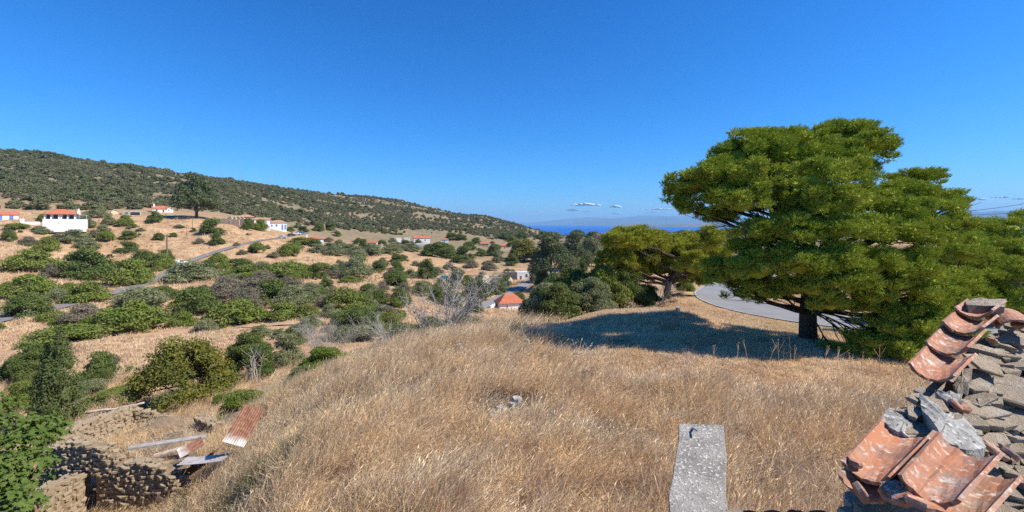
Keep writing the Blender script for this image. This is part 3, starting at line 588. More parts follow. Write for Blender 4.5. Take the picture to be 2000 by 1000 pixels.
def pads_to_blobs(r, pads, base, k=28, sub=.25):
    C, R = [], []
    for (c, rad) in pads:
        c = np.array(loc3(c, base)); rad = np.array(rad)
        d = rdir(r, k); d[:, 2] = np.where(d[:, 2] < -.35, -d[:, 2], d[:, 2])
        cc = c + d * rad * r.uniform(.6, 1.08, k)[:, None]; s = sub * rad.mean() * r.uniform(.7, 1.2, k)
        C.append(cc); R.append(np.stack([s * 1.2, s * 1.2, s * .75], 1))
    return np.concatenate(C), np.concatenate(R)
def limb(mb, a, b, ra, rb, r, sag=.12, n=6, sides=6):
    a, b = Vector(a), Vector(b); L_ = (b - a).length; pts, rad = [], []
    off = Vector((r.normal(0, .08), r.normal(0, .08), sag)) * L_
    for i in range(n + 1):
        t = i / n; q = a.lerp(b, t) + off * (4 * t * (1 - t)) * .5 + Vector(r.normal(0, .012 * L_, 3)) * (0 < i < n); pts.append(q); rad.append(ra + (rb - ra) * t ** .8)
    mb.tube(pts, rad, sides); return pts
def pine(name, label, base, trunk, pads, seed, ntuft, mat, m=12, length=.22, width=.011, group=None, rt=.42):
    r = np.random.default_rng(seed); t = thing(name, label, 'tree', base, 0, group)
    tp = [loc3(q, base) for q in trunk]; mb = MB(); nt_ = len(tp)
    P_ = []
    for i in range(nt_ - 1):
        for j in range(4): P_.append(tp[i].lerp(tp[i + 1], j / 4))
    P_.append(tp[-1]); mb.tube(P_, [rt * (1.25 if i == 0 else 1) * (1 - .85 * (i / len(P_)) ** 1.1) for i in range(len(P_))], 10); mb.build('trunk', M['bark'], t, True)
    for (c, rad) in pads:
        c = loc3(c, base); zt = max(1.3, c.z - .35 * math.hypot(c.x, c.y) - .2)
        a = min(P_, key=lambda q: abs(q.z - zt) + .15 * (q - c).length); l = MB(); d = (c - a).length
        pts = limb(l, a, c, min(rt * .4, .035 + .02 * d) if c.z > 2 else .05, .02, r, -.05 if c.z > 2 else .22)
        for _ in range(5):
            s_ = pts[r.integers(2, 6)]; e = c + Vector(r.normal(0, .55, 3) * np.array(rad)); limb(l, s_, e, .025, .008, r, 0, 3, 4)
        l.build('branch', M['bark'], t)
    C, R = pads_to_blobs(r, pads, base)
    V, Fc = join([tufts(r, C, R, ntuft, m, length, width, low=.5), cores(C, R, .5), cores(np.array([loc3(c, base) for c, q in pads]), np.array([q for c, q in pads]), .45)])  # unseen solid lumps added inside the crown to block light and darken its underside
    obj('crown', mesh_np('crown', V, Fc, mat), t); return t
def pads_px(lst, D0, dz=.8, grow=.92):
    out = []; r = np.random.default_rng(int(D0 * 10))
    for e in lst:
        u, v, rx, ry = e[:4]; D = D0 + (e[4] if len(e) > 4 else r.uniform(-1, 1) * 2.4 * D0 / 20); k = D / F
        out.append((at(u, v, D), (rx * k * grow, max(rx * k * dz, .5), ry * k * grow * 1.05)))
    return out
bp = ground_pt(1578, 668, 20.2); base = (bp.x, bp.y, bp.z - .15)
PAD = [(1470,275,58,26),(1530,268,60,22),(1600,262,70,22),(1662,258,62,20),(1722,276,26,22,.5),(1700,268,40,24,-.5),(1440,305,48,30),(1510,305,80,32),(1590,305,85,30),(1655,298,65,28),
 (1352,362,52,22,-1),(1330,385,34,20,-.5),(1385,345,52,28),(1395,385,66,32),(1345,410,30,18),(1440,350,62,36,-2),(1510,355,80,36,1.8),(1585,355,70,36,-2.6),(1650,345,60,30,-1.5),(1690,330,32,18),
 (1450,400,62,34,-2.4),(1530,410,70,36,0),(1610,405,74,36,-2.8),(1670,400,55,36,-1),(1400,425,40,22),(1790,355,52,17,.5),(1815,346,26,10,.5),(1768,380,52,26),(1745,410,60,30,-1.5),(1830,392,46,20),(1868,400,26,13),(1800,420,70,28,-1),
 (1478,455,46,26,-2.5),(1470,490,50,28,-1.5),(1545,455,60,34,-2.8),(1620,455,70,36,-3),(1700,455,72,36,-2.4),(1780,460,70,34,-2),(1850,455,56,28),
 (1405,545,34,22,-1),(1395,522,26,16,-1),(1430,535,46,30,-.5),(1478,530,55,34,-2.5),(1450,572,46,24,0),(1500,570,52,28,-1.5),(1560,520,60,36,-3),(1625,520,62,38,-3.2),(1655,555,50,34,-3.4),(1700,520,70,38,-2.8),(1770,520,74,38,-2.4),(1590,565,48,28,-3),(1620,595,42,24,-3),
 (1730,572,66,32,-2.6),(1800,570,70,34,-2.5),(1840,600,52,26,-2),(1705,600,44,20,-2),(1770,607,60,22,-2.2),
 (1735,634,50,16,-2.4),(1690,668,40,16,-2.2),(1790,632,60,26,-2.6),(1850,640,50,26,-2.4),(1830,670,40,24,-2.4),(1880,600,44,26,-2),(1870,560,46,28,-2),(1755,682,62,30,-2.8),(1690,694,52,20,-2.4),(1795,668,34,26,-2.6),(1630,695,44,18,-1.8),(1720,660,40,18,-1.5),(1590,690,30,14,-1)]
pine('pine_tree', 'large spreading pine with dark trunk beside the asphalt road', base, [at(1578, 672, 20.2), at(1578, 610, 20.2), at(1582, 540, 20.2), at(1580, 460, 20), at(1600, 380, 20.2), at(1625, 300, 20.4), at(1640, 262, 20.5)],
     pads_px([(e[0], e[1] + 10 * (e[1] < 300)) + tuple(e[2:]) for e in PAD], 20.2, .8, 1.0), 3, 92000, M['pine'], 12,   .24, .013, rt=.37)
bp = ground_pt(1306, 592, 38); base = (bp.x, bp.y, bp.z - .2)
PAD = [(1240,462,38,13),(1212,476,32,17),(1265,478,42,17),(1308,484,44,18),(1350,478,26,11),(1384,478,34,22),(1402,500,26,16),(1352,522,24,22),(1366,548,16,18),(1200,506,26,14),(1188,528,22,18),(1232,500,34,17),(1288,503,36,16),(1215,530,24,14),(1375,515,30,18),(1262,522,34,16,39.2-38),(1292,528,34,14,1.4),(1330,545,22,16,1.),(1235,540,30,14,1.2),(1310,508,40,18,1.0),(1180,545,24,14,.6),(1345,500,34,18,.5)]
pine('pine_tree', 'small bent pine with sunlit yellow green crown and forked trunk', base, [at(1306, 594, 38), at(1303, 570, 38), at(1308, 545, 38), at(1322, 530, 38), at(1328, 505, 38)], pads_px(PAD, 38, .8, 1.3), 4, 40000, M['pine_gold'], 10, .3, .018, rt=.34)
bp = ground_pt(1985, 660, 26); base = (bp.x, bp.y, bp.z - .2)
PAD = [(1860,470,46,26,-2),(1880,500,50,28,-3),(1840,560,46,26,-3),(1960,610,60,26,-3),(1915,455,52,24),(1975,448,56,20),(2040,440,60,26),(1895,490,60,30),(1955,488,66,32),(2030,490,70,34),(1880,535,60,34),(1945,535,66,36),(2020,540,70,36),(1870,575,54,28),(1930,580,60,30),(2000,590,66,32),(1900,470,40,20),(2080,500,60,30),(1850,520,46,26)]
pine('pine_tree', 'dense pine whose crown spreads behind the broken tiled gable wall', base, [at(1985, 665, 26), at(1980, 580, 26), at(1985, 500, 26), at(1990, 455, 26)], pads_px(PAD, 25.2), 6, 34000, M['pine'], 10, .27, .013, rt=.4)

def tree(name, label, u, v, wpx, hpx, mat, D=None, seed=1, n=9000, size=.022, blobs=40, trunk=.22, cat='tree', group=None, rad=(.09, .19), aspect=.45, droop=0, tw=.03, sparse=False):
    """broad-leaved tree: trunk with limbs, crown of leaf clumps"""
    p = ground_pt(u, v, D); D = p.y; Wm, Hm = wpx * D / F, hpx * D / F; r = np.random.default_rng(seed)
    t = thing(name, label, cat, (p.x, p.y, p.z - .03 * Hm), 0, group)
    C, R = dome(r, blobs, .4, 1 - trunk - .12, rad, trunk + .05); sc = np.array([Wm, Wm, Hm]); C = C * sc; R = R * np.array([Wm, Wm, min(Hm, Wm)])
    k = (Wm * Wm * Hm) ** (1 / 3)
    parts = [leaves(r, C, R, n, size * k, .8, aspect, -droop, low=.6)]
    if not sparse: parts.append(cores(C, R, .5))
    mb = MB(); top = Vector((0, 0, Hm * .75)); mb.tube([(0, 0, -.3), (r.normal(0, .02) * Wm, 0, Hm * trunk), (r.normal(0, .04) * Wm, 0, Hm * .5), tuple(top)], [tw * Hm, tw * Hm * .8, tw * Hm * .5, tw * Hm * .15], 8)
    for i in r.choice(len(C), min(12, len(C)), False): limb(mb, (0, 0, Hm * r.uniform(trunk * .6, .5)), C[i], tw * Hm * .4, .02, r, .05, 4, 5)
    mb.build('trunk', M['bark'], t, True); obj('crown', mesh_np('crown', *join(parts), mat), t); return t
tree('eucalyptus_tree', 'great dark eucalyptus towering over the village on the slope', 384, 426, 84, 98, M['euca'], None, 31, 9000, .02, 46, .2, rad=(.08, .17))
tree('eucalyptus_tree', 'tall dense eucalyptus behind the white roofless house', 1078, 556, 100, 112, M['euca'], None, 32, 12000, .018, 60, .22, rad=(.07, .15), droop=.4)
tree('eucalyptus_tree', 'broad eucalyptus beside the curving valley road', 1122, 527, 76, 78, M['euca'], None, 33, 9000, .02, 46, .2, rad=(.07, .15), droop=.4)
tree('eucalyptus_tree', 'slender pale eucalyptus with bare trunk by the wood', 1166, 520, 58, 66, M['dry'], 250, 34, 4200, .022, 30, .35, rad=(.07, .13), droop=.4, sparse=True)
tree('eucalyptus_tree', 'loose brownish green tree beside the cream house', 1022, 512, 62, 52, M['tawny'], None, 35, 6000, .022, 34, .2)
tree('umbrella_pine_tree', 'round topped bright green tree beside the cream house', 1001, 494, 24, 34, M['lentisk'], None, 36, 3000, .03, 18, .3)
tree('tawny_oak_tree', 'broad yellow green oak on the slope behind the ruin', 356, 790, 205, 150, M['tawny'], None, 37, 22000, .013, 90, .12, rad=(.06, .12), tw=.035)
tree('grey_oak_tree', 'dark grey green oak with bare lower limbs beside the tawny oak', 488, 744, 120, 96, M['oak'], None, 38, 36000, .014, 52, .15, rad=(.06, .12), tw=.035)
tree('slope_oak_tree', 'green oak bush trailing down the slope below the grass edge', 560, 722, 80, 78, M['olive'], None, 39, 9000, .016, 44, .1, rad=(.06, .13), tw=.03)
# cypress
p = ground_pt(112, 838); t = thing('cypress_tree', 'dark conical cypress with two tips behind the ruined house', 'tree', (p.x, p.y, p.z - .2)); k = p.y / F; r = np.random.default_rng(41)
C, R = [], []
for (ox, top, wd_) in ((4, 205, 44), (-20, 172, 26)):
    for i in range(46):
        q = r.random() ** .8; a = r.random() * 6.28; rr = wd_ * k * (1 - q ** 1.6) * (.75 if q < .1 else 1); C.append((ox * k + rr * .62 * math.cos(a), rr * .62 * math.sin(a), (8 + q * (top - 10)) * k)); s_ = (rr * .42 + 3.2 * k) ; R.append((s_, s_, s_ * 1.5))
C, R = np.array(C), np.array(R)
obj('crown', mesh_np('crown', *join([leaves(r, C, R, 16000, .075, .9, .45, .3), cores(C, R, .6)]), M['cypress']), t)
MB().tube([(0, 0, -.3), (0, 0, 60 * k), (0, 0, 140 * k)], [.2, .15, .05], 8).build('trunk', M['bark'], t)
# nearer shrubs with fine leaves
for e in '''185 762 50 36 D|dark bush on the slope right of the cypress;30 752 110 66 D|big dark evergreen bush left behind the cypress;30 800 70 36 O|olive toned scrub below the big dark bush;20 812 90 60 G|bright green scrub between the cypress and the fig tree
462 822 118 46 G|green shrub growing against the rusty corrugated sheet;425 800 44 24 G|small green shrub at the foot of the tawny oak;620 738 110 52 G|bright green shrub on the grass edge below the grey dead bush;585 752 60 34 O|olive toned shrub at the grass edge
690 668 120 62 D|dark green shrub mass at the grass edge beside dead branches;745 655 80 44 G|bright green shrub under the bare grey branches;150 790 70 40 K|grey dry scrub behind the ruined wall;200 795 110 26 G|pale green weeds behind the ruined back wall'''.replace('\n', ';').split(';'):
    a, lb = e.split('|'); u, v, w_, h_, kd = a.split()
    bush(float(u), float(v), float(w_), float(h_), kd if kd in FINE else 'O', None, lb, None, True, 'shrub', 'shrub')
for u, v, w_, h_, kd, D, lb in ((1070, 632, 130, 96, 'O', 31, 'loose olive green shrub behind the red roofed cottage'), (1130, 634, 140, 104, 'D', 33, 'tall dark green lentisk thicket between the cottage and the small pine'),
    (1100, 634, 110, 80, 'D', 30, 'dark shrub crowding the thicket edge above the grass'), (1160, 626, 100, 70, 'O', 31, 'grey green shrub before the sunlit thicket'), (1185, 622, 130, 92, 'G', 33, 'tall sunlit green thicket beside the small pine'), (1232, 614, 100, 72, 'D', 35, 'dark green thicket at the left foot of the small pine'), (1025, 630, 90, 44, 'D', 31, 'low dark shrub below the red roofed cottage'),
    (900, 650, 120, 56, 'D', 34, 'dark green scrub behind the bare grey tree'), (830, 655, 110, 60, 'D', 36, 'dark green scrub between the two bare trees'), (960, 640, 90, 40, 'G', 33, 'green scrub on the grass edge below the valley road wall'), (780, 660, 90, 50, 'O', 36, 'olive green scrub left of the bare grey trees'), (1270, 590, 60, 40, 'G', 40, 'small green bush under the small pine'), (1340, 575, 40, 26, 'G', 43, 'little green bush behind the small pine trunk')):
    bush(u, v, w_, h_, kd, D, lb, None, True, 'thicket', 'thicket')

def twigs(name, label, u, v, hpx, wpx, seed, D=None, stems=7, lean=(0, 0), dens=3, rad=.035, cat='dead tree', mat='twig'):
    """leafless tree: stems dividing into branches and fine twigs"""
    p = ground_pt(u, v, D); k = p.y / F; Hm, Wm = hpx * k, wpx * k; r = np.random.default_rng(seed); t = thing(name, label, cat, (p.x, p.y, p.z - .1)); s = MB(); w2 = MB()
    for i in range(stems):
        e = Vector((r.uniform(-.5, .5) * Wm + lean[0] * Wm, r.uniform(-.4, .4) * Wm, Hm * r.uniform(.65, 1.0)))
        pts = limb(s, (r.normal(0, .05) * Wm, r.normal(0, .05) * Wm, 0), e, rad, rad * .25, r, .1, 7, 5)
        for j in range(dens * 3):
            a = pts[r.integers(2, 8)]; d = (e.normalized() + Vector(r.normal(0, .55, 3))).normalized(); b2 = a + d * Hm * r.uniform(.12, .34)
            q = limb(w2, a, b2, rad * .35, rad * .12, r, .05, 3, 4)
            for _ in range(dens): limb(w2, q[r.integers(1, 4)], q[-1] + Vector(r.normal(0, .11 * Hm, 3)), rad * .16, rad * .08, r, 0, 2, 3)
    s.build('stem', M[mat], t); w2.build('twig_spray', M[mat], t); return t
twigs('bare_tree', 'bare grey tree with long leaning branches at the grass edge', 872, 646, 112, 140, 51, 27, 11, (.12, 0), 4, .06)
twigs('bare_tree', 'second bare grey tree with thin pale stems among green scrub', 838, 652, 78, 100, 52, 28, 9, (-.05, 0), 3, .05)
twigs('bare_shrub', 'grey leafless shrub leaning over the grass edge', 768, 662, 60, 110, 53, 26, 12, (-.25, 0), 5, .02, 'dead shrub')
twigs('bare_shrub', 'round ashy grey dead bush on the slope', 640, 706, 74, 104, 54, None, 22, (0, 0), 6, .02, 'dead shrub')
twigs('bare_shrub', 'low tangle of grey twigs below the red roofed cottage', 930, 645, 44, 110, 55, 27, 14, (0, 0), 5, .015, 'dead shrub')
twigs('bare_tree', 'pale dead limbs standing in the grey oak', 500, 752, 66, 60, 56, None, 5, (.1, 0), 2, .05)
twigs('dead_branch', 'bleached fallen branch hanging on the small pine', 1290, 578, 46, 30, 57, 36.5, 6, (.3, 0), 3, .025, 'branch')
twigs('dry_thistle', 'pale leafless thistle standing before the pine shadow', 1342, 712, 42, 30, 58, None, 5, (.1, 0), 2, .008, 'thistle')
for i, (u, v) in enumerate(((1395, 712), (1440, 706), (1462, 708), (1500, 712), (1521, 716), (1530, 706), (1545, 708), (1552, 712), (1610, 716), (1635, 722), (1665, 728), (1682, 722), (1718, 726), (1020, 682), (1038, 676), (1130, 662), (1152, 668), (1075, 560 + 105))):
    p = ground_pt(u, v); r = np.random.default_rng(60 + i); h_ = r.uniform(.45, .95); mb = MB(); tp = Vector((r.normal(0, .12), 0, h_)); mb.tube([(0, 0, -.05), tuple(tp * .6), tuple(tp)], [.009, .008, .006], 4)
    o = thing('dry_stalk', 'thin dry seed stalk standing out of the grass against shade', 'stalk', p, 0, 'dry seed stalks at the edge of the pine shadow'); mb.build('stem', M['straw'], o)
    v_, f_ = ico(); obj('seed_head', mesh_np('seed_head', v_ * np.array([.035, .035, .045]) + np.array(tp), f_, M['forb']), o)
    for _ in range(2): mb2 = MB(); q = tp + Vector((r.normal(0, .12), r.normal(0, .1), r.uniform(-.15, .05))); mb2.tube([tuple(tp * .55), tuple(q)], [.006, .005], 4); mb2.build('side_stem', M['straw'], o)
# fig tree at the lower left
base = Vector((-13.2, 11.6, ZC + h1(-13.2, 11.6) - .2)); t = thing('fig_tree', 'leafy bright green fig tree beside the ruined stone house', 'tree', base); r = np.random.default_rng(71)
FC = [(at(u, v, D) - base, q) for u, v, D, q in ((20, 880, 12, .75), (70, 850, 12.6, .7), (92, 845, 13, .5), (30, 930, 11.4, .75), (58, 910, 11.8, .5), (-40, 860, 12, .9), (-30, 950, 11, .9), (30, 990, 10.6, .45), (10, 1010, 10.2, .7), (-60, 1010, 10.5, .9), (20, 830, 13.2, .6), (112, 836, 13.6, .3), (40, 955, 11.5, .35), (-20, 800, 13.5, .6))]
C = np.array([c for c, q in FC]); R = np.array([(q, q, q * .8) for c, q in FC]); n = 3000
b_ = r.choice(len(C), n, p=(R[:, 0] ** 2) / (R[:, 0] ** 2).sum()); d = rdir(r, n); d[:, 2] = np.where((d[:, 2] < -.2) & (r.random(n) < .6), -d[:, 2], d[:, 2]); P = C[b_] + R[b_] * d * r.uniform(.55, 1.08, n)[:, None]
nm = unit(d * .8 + np.array([.2, 0, .7]) + .8 * rdir(r, n)); tg = unit(np.cross(nm, rdir(r, n))); bt = np.cross(nm, tg); s_ = r.uniform(.07, .125, n)[:, None, None]
ang = np.array([0, .33, .62, .95, 1.35, 1.8, 2.5]); rad_ = np.array([1.05, .55, .95, .5, .75, .42, .55]); aa = np.r_[ang, 3.3, -ang[:0:-1]]; ra = np.r_[rad_, .2, rad_[:0:-1]]
ring = tg[:, None] * (np.cos(aa) * ra)[None, :, None] + bt[:, None] * (np.sin(aa) * ra)[None, :, None] - nm[:, None] * (.22 * ra ** 2)[None, :, None]
V = np.concatenate([P[:, None], P[:, None] + ring * s_], 1); mm = len(aa); kk = np.arange(n)[:, None, None] * (mm + 1); tri = np.stack([np.zeros(mm, int), 1 + np.arange(mm), 1 + (np.arange(mm) + 1) % mm], 1)
obj('crown', mesh_np('crown', V.reshape(-1, 3), (kk + tri[None]).reshape(-1, 3), M['fig']), t)
mb = MB()
for c in C: limb(mb, (0, 0, 0), c, .09, .02, r, .1, 5, 6)
mb.build('trunk', M['plank'], t)
# ------------------------------------------------------------------ houses of the village
def opening(t, kind, x, z, w_, h_, yf, mat):
    """a window or door set in the front wall: frame standing proud, pane or leaf set back in it"""
    mb = MB(); b = .10
    for a in ((x - w_/2 - b, x - w_/2, z - b, z + h_ + b), (x + w_/2, x + w_/2 + b, z - b, z + h_ + b), (x - w_/2, x + w_/2, z + h_, z + h_ + b), (x - w_/2, x + w_/2, z - b, z)):
        mb.box(a[0], a[1], yf - .06, yf + .02, a[2], a[3])
    f = mb.build(kind, M['white'] if mat != 'blue' else M['blue'], t)
    MB().box(x - w_/2, x + w_/2, yf - .02, yf + .03, z, z + h_).build('pane' if kind == 'window' else 'door_leaf', M[mat], f)
def gable_roof(t, x0, x1, y0, y1, z, rise, mat, ov=.35, along='x', name='roof'):
    mb = MB(); th = .16
    if along == 'x':
        ym = (y0 + y1) / 2
        for s, ye in ((-1, y0 - ov), (1, y1 + ov)):
            zb = z - rise * ov / ((y1 - y0) / 2)
            A = [(x0 - ov, ye, zb), (x1 + ov, ye, zb), (x1 + ov, ym, z + rise), (x0 - ov, ym, z + rise)]
            if s > 0: A = A[::-1]
            V = A + [(a[0], a[1], a[2] + th) for a in A]; mb.add(V, [(3, 2, 1, 0), (4, 5, 6, 7), (0, 1, 5, 4), (1, 2, 6, 5), (2, 3, 7, 6), (3, 0, 4, 7)])
    else:
        xm = (x0 + x1) / 2
        for s, xe in ((-1, x0 - ov), (1, x1 + ov)):
            zb = z - rise * ov / ((x1 - x0) / 2)
            A = [(xe, y1 + ov, zb), (xe, y0 - ov, zb), (xm, y0 - ov, z + rise), (xm, y1 + ov, z + rise)]
            if s > 0: A = A[::-1]
            V = A + [(a[0], a[1], a[2] + th) for a in A]; mb.add(V, [(3, 2, 1, 0), (4, 5, 6, 7), (0, 1, 5, 4), (1, 2, 6, 5), (2, 3, 7, 6), (3, 0, 4, 7)])
    return mb.build(name, mat, t)
def hip_roof(t, x0, x1, y0, y1, z, rise, mat, ov=.35):
    x0 -= ov; x1 += ov; y0 -= ov; y1 += ov; d = min(x1 - x0, y1 - y0) / 2 * .95; xm0, xm1 = (x0 + d, x1 - d) if x1 - x0 >= y1 - y0 else ((x0 + x1)/2 - .1, (x0 + x1)/2 + .1)
    ya, yb = ((y0 + y1)/2 - .05, (y0 + y1)/2 + .05) if x1 - x0 >= y1 - y0 else (y0 + d, y1 - d)
    V = [(x0, y0, z - .1), (x1, y0, z - .1), (x1, y1, z - .1), (x0, y1, z - .1), (x0, y0, z + .05), (x1, y0, z + .05), (x1, y1, z + .05), (x0, y1, z + .05), (xm0, ya, z + rise), (xm1, ya, z + rise), (xm1, yb, z + rise), (xm0, yb, z + rise)]
    return MB().add(V, [(3, 2, 1, 0), (0, 1, 5, 4), (1, 2, 6, 5), (2, 3, 7, 6), (3, 0, 4, 7), (4, 5, 9, 8), (5, 6, 10, 9), (6, 7, 11, 10), (7, 4, 8, 11), (8, 9, 10, 11)]).build('roof', mat, t)
def walls(t, x0, x1, y0, y1, z1, mat, along=None, rise=0, name='wall'):
    mb = MB().box(x0, x1, y0, y1, -2.5, z1)
    if along == 'x':
        for x, e in ((x0, .25), (x1 - .25, .25)): mb.add([(x, y0, z1), (x, y1, z1), (x, (y0+y1)/2, z1 + rise - .02), (x + e, y0, z1), (x + e, y1, z1), (x + e, (y0+y1)/2, z1 + rise - .02)], [(0, 2, 1), (3, 4, 5), (0, 1, 4, 3), (1, 2, 5, 4), (2, 0, 3, 5)])
    if along == 'y':
        for y, e in ((y0, .25), (y1 - .25, .25)): mb.add([(x0, y, z1), (x1, y, z1), ((x0+x1)/2, y, z1 + rise - .02), (x0, y + e, z1), (x1, y + e, z1), ((x0+x1)/2, y + e, z1 + rise - .02)], [(0, 1, 2), (3, 5, 4), (0, 3, 4, 1), (1, 4, 5, 2), (2, 5, 3, 0)])
    return mb.build(name, M[mat], t)
def house(name, label, u, v, wpx, hpx, roof, rpx, rmat, wmat, ops=(), rz=0., depth=.7, chim=None, D=None):
    p = ground_pt(u, v, D); k = p.y / F; W, Hh, R_ = wpx * k, hpx * k, rpx * k; dp = max(4, W * depth)
    th = math.atan((1000 - u) / F) * .85; W *= math.cos(th); t = thing(name, label, 'house', p, rz * .6 + th); x0, x1 = -W/2, W/2
    if roof in 'xy': walls(t, x0, x1, 0, dp, Hh, wmat, roof, R_); rf = gable_roof(t, x0, x1, 0, dp, Hh, R_, M[rmat], .3, roof)
    elif roof == 'h': walls(t, x0, x1, 0, dp, Hh, wmat); rf = hip_roof(t, x0, x1, 0, dp, Hh, R_, M[rmat])
    else:
        walls(t, x0, x1, 0, dp, Hh, wmat); mb = MB()
        for q in ((x0, x1, -.04, .2), (x0, x1, dp - .2, dp + .04), (x0 - .04, x0 + .2, .2, dp - .2), (x1 - .2, x1 + .04, .2, dp - .2)): mb.box(q[0], q[1], q[2], q[3], Hh + .002, Hh + .4)
        rf = mb.build('parapet', M[wmat], t)
    if chim: MB().box(x0 + W * chim - .35, x0 + W * chim + .35, dp * .3, dp * .3 + .7, Hh - .2, Hh + R_ + 1.1).box(x0 + W * chim - .45, x0 + W * chim + .45, dp * .3 - .1, dp * .3 + .8, Hh + R_ + 1.1, Hh + R_ + 1.3).build('chimney', M['white'], rf)
    for (kd, fx, fz, fw, fh, mt_) in ops: opening(t, kd, x0 + W * fx, Hh * fz, max(.5, fw * k), fh * k, 0, mt_)
    return t
Wn = lambda fx, fz=.38, w_=2.4, h_=3.6, m_='glass': ('window', fx, fz, w_, h_, m_)
Dr = lambda fx, w_=3, h_=6.5, m_='dark': ('door', fx, .03, w_, h_, m_)
house('white_house', 'long white house with red roof and blue door', -2, 430, 68, 10.5, 'x', 6, 'roof', 'white', (Dr(.82, 4.6, 8, 'blue'), Dr(.55, 3, 8, 'blue')), .15, .4)
house('shed', 'low stone shed with flat grey roof and dark open front', 257, 421, 36, 9, 'f', 1, 'roof_old', 'rubble', (('door', .68, .03, 15, 6.5, 'dark'), ('window', .25, .35, 6, 3, 'dark')), 0, .5)
house('cream_hut', 'small cream hut beside the stone shed', 224, 419, 13, 6, 'y', 3, 'cream', 'cream', (), .3)
house('white_house', 'white cottage with red roof and white chimney below the scrub', 312, 415, 27, 7.5, 'x', 5, 'roof', 'white', (Wn(.3, .35, 2.4, 3), Dr(.75, 2.5, 5)), .2, .5, .12)
house('white_annex', 'white rounded annex at the right of the red roofed cottage', 331, 415, 11, 7, 'y', 2.5, 'white', 'white', (Wn(.4, .45, 1.8, 2.4, 'dark'),))
house('ochre_house', 'large ochre house with faded tile roof beside the village ruins', 480, 437, 33, 13, 'h', 5, 'roof_old', 'ochre', (Wn(.3, .5), Wn(.7, .5)), .12)
house('grey_house', 'pale two storey house beside the ochre house', 512, 446, 30, 17, 'x', 3, 'roof_old', 'white', (Wn(.55, .62, 2, 2.6), Wn(.75, .62, 2, 2.6), Wn(.75, .2, 2, 3), Dr(.45, 2.5, 5)), .1)
house('white_house', 'white two storey house with blue shutters and hipped tile roof', 543, 450, 33, 15, 'h', 5, 'roof_old', 'white', (Wn(.42, .5, 2.6, 4, 'blue'), ('door', .75, .05, 2, 10, 'blue'), ('window', .92, .1, 1.6, 9, 'blue'), Wn(.15, .5, 2, 3, 'blue')), .1)
house('white_house', 'tiny white house with red roof alone under the hillside', 586, 443, 12, 5, 'h', 3, 'roof', 'white', (Wn(.5, .35, 1.6, 2),), .2)
house('white_house', 'white house with red roof and tall chimney below the parked cars', 613, 479, 37, 12, 'h', 4, 'roof', 'white', (Wn(.2, .4, 2.4, 4), Wn(.78, .55, 2, 3), Wn(.5, .4, 2, 3)), .25, .7, .16)
house('white_shed', 'small white shed with orange red roof above the olive grove', 727, 481, 17, 6, 'x', 4, 'roof', 'white', (Wn(.5, .3, 2, 2.4),), -.2)
house('white_block', 'bare white flat roofed block beside the red roofed farmhouse', 777, 472, 14, 6, 'f', 1, 'white', 'white', (), .1)
house('white_block', 'second white flat roofed block, nearer the red roofed farmhouse', 795, 471, 11, 5, 'f', 1, 'white', 'white', (), 0)
house('farmhouse', 'farmhouse with red tile roofs on a white terrace', 824, 473, 32, 8, 'x', 4, 'roof', 'white', (Wn(.3, .3, 3, 4, 'dark'), Wn(.7, .3, 2, 3)), .2)
house('cream_house', 'cream house with orange tile roof in the trees below the hill', 988, 489, 22, 9, 'h', 4, 'roof', 'cream', (Wn(.4, .4, 2, 3),), .2)
house('white_house', 'white house with red roof half hidden by eucalyptus', 1026, 481, 26, 7, 'x', 4, 'roof', 'white', (Wn(.7, .3, 2, 3),), .1)
house('white_house', 'distant white house with red roof beyond the wood', 1170, 465, 15, 5, 'x', 3, 'roof', 'white', (Wn(.5, .3, 1.5, 2),))
house('white_house', 'distant low house with pink tile roof near the coast', 1186, 464, 12, 4, 'h', 3, 'roof', 'white', (Wn(.5, .3, 1.5, 2),))
house('white_hut', 'white flat roofed hut between the eucalyptus trunks', 1102, 501, 18, 7, 'f', 1, 'white', 'white', (Wn(.3, .4, 2, 2.4),))
house('cottage', 'cottage with wide red tile roof below the grassy slope', 1000, 606, 50, 12, 'h', 17, 'roof', 'white', (Wn(.3),), .5, .7, None, 120)
house('roofless_house', 'white roofless house with black doorways on the rubble terrace', 1023, 533, 26, 13, 'f', 1, 'white', 'white', (('door', .28, .03, 3, 7, 'dark'), ('window', .72, .35, 4, 6, 'dark')), .3, .6, None, 205)
house('stone_annex', 'dark grey stone side of the white roofless house', 1001, 533, 16, 12, 'f', 1, 'stone', 'stone', (('window', .6, .4, 2, 3, 'dark'),), -.3, .6, None, 206)
house('tan_house', 'small tan house with faded roof among the olives', 700, 474, 16, 6, 'x', 3, 'roof_old', 'ochre', (Wn(.5, .3, 1.8, 2.4),))
house('white_house', 'small white house with red roof right of the white farm terrace', 868, 474, 15, 6, 'h', 3, 'roof', 'white', (Wn(.5, .3, 1.8, 2.4),))
house('tan_house', 'tan house with red roof at the foot of the bare knoll', 946, 482, 16, 6, 'x', 3, 'roof', 'ochre', (Wn(.4, .3, 1.8, 2.4),))
house('white_house', 'low white house with red roof between cream house and eucalyptus', 1046, 488, 18, 6, 'x', 3, 'roof', 'white', (Wn(.4, .3, 1.8, 2.4),), 0, .6, None, 330)
house('tan_hut', 'little tan hut on the slope above the olive grove', 655, 456, 11, 5, 'y', 2.5, 'roof_old', 'ochre', (Wn(.5, .3, 1.5, 2),))
house('white_house', 'distant white house with red roof on the wooded coast road', 1212, 467, 14, 5, 'x', 3, 'roof', 'white', (Wn(.5, .3, 1.5, 2),), 0, .6, None, 640)
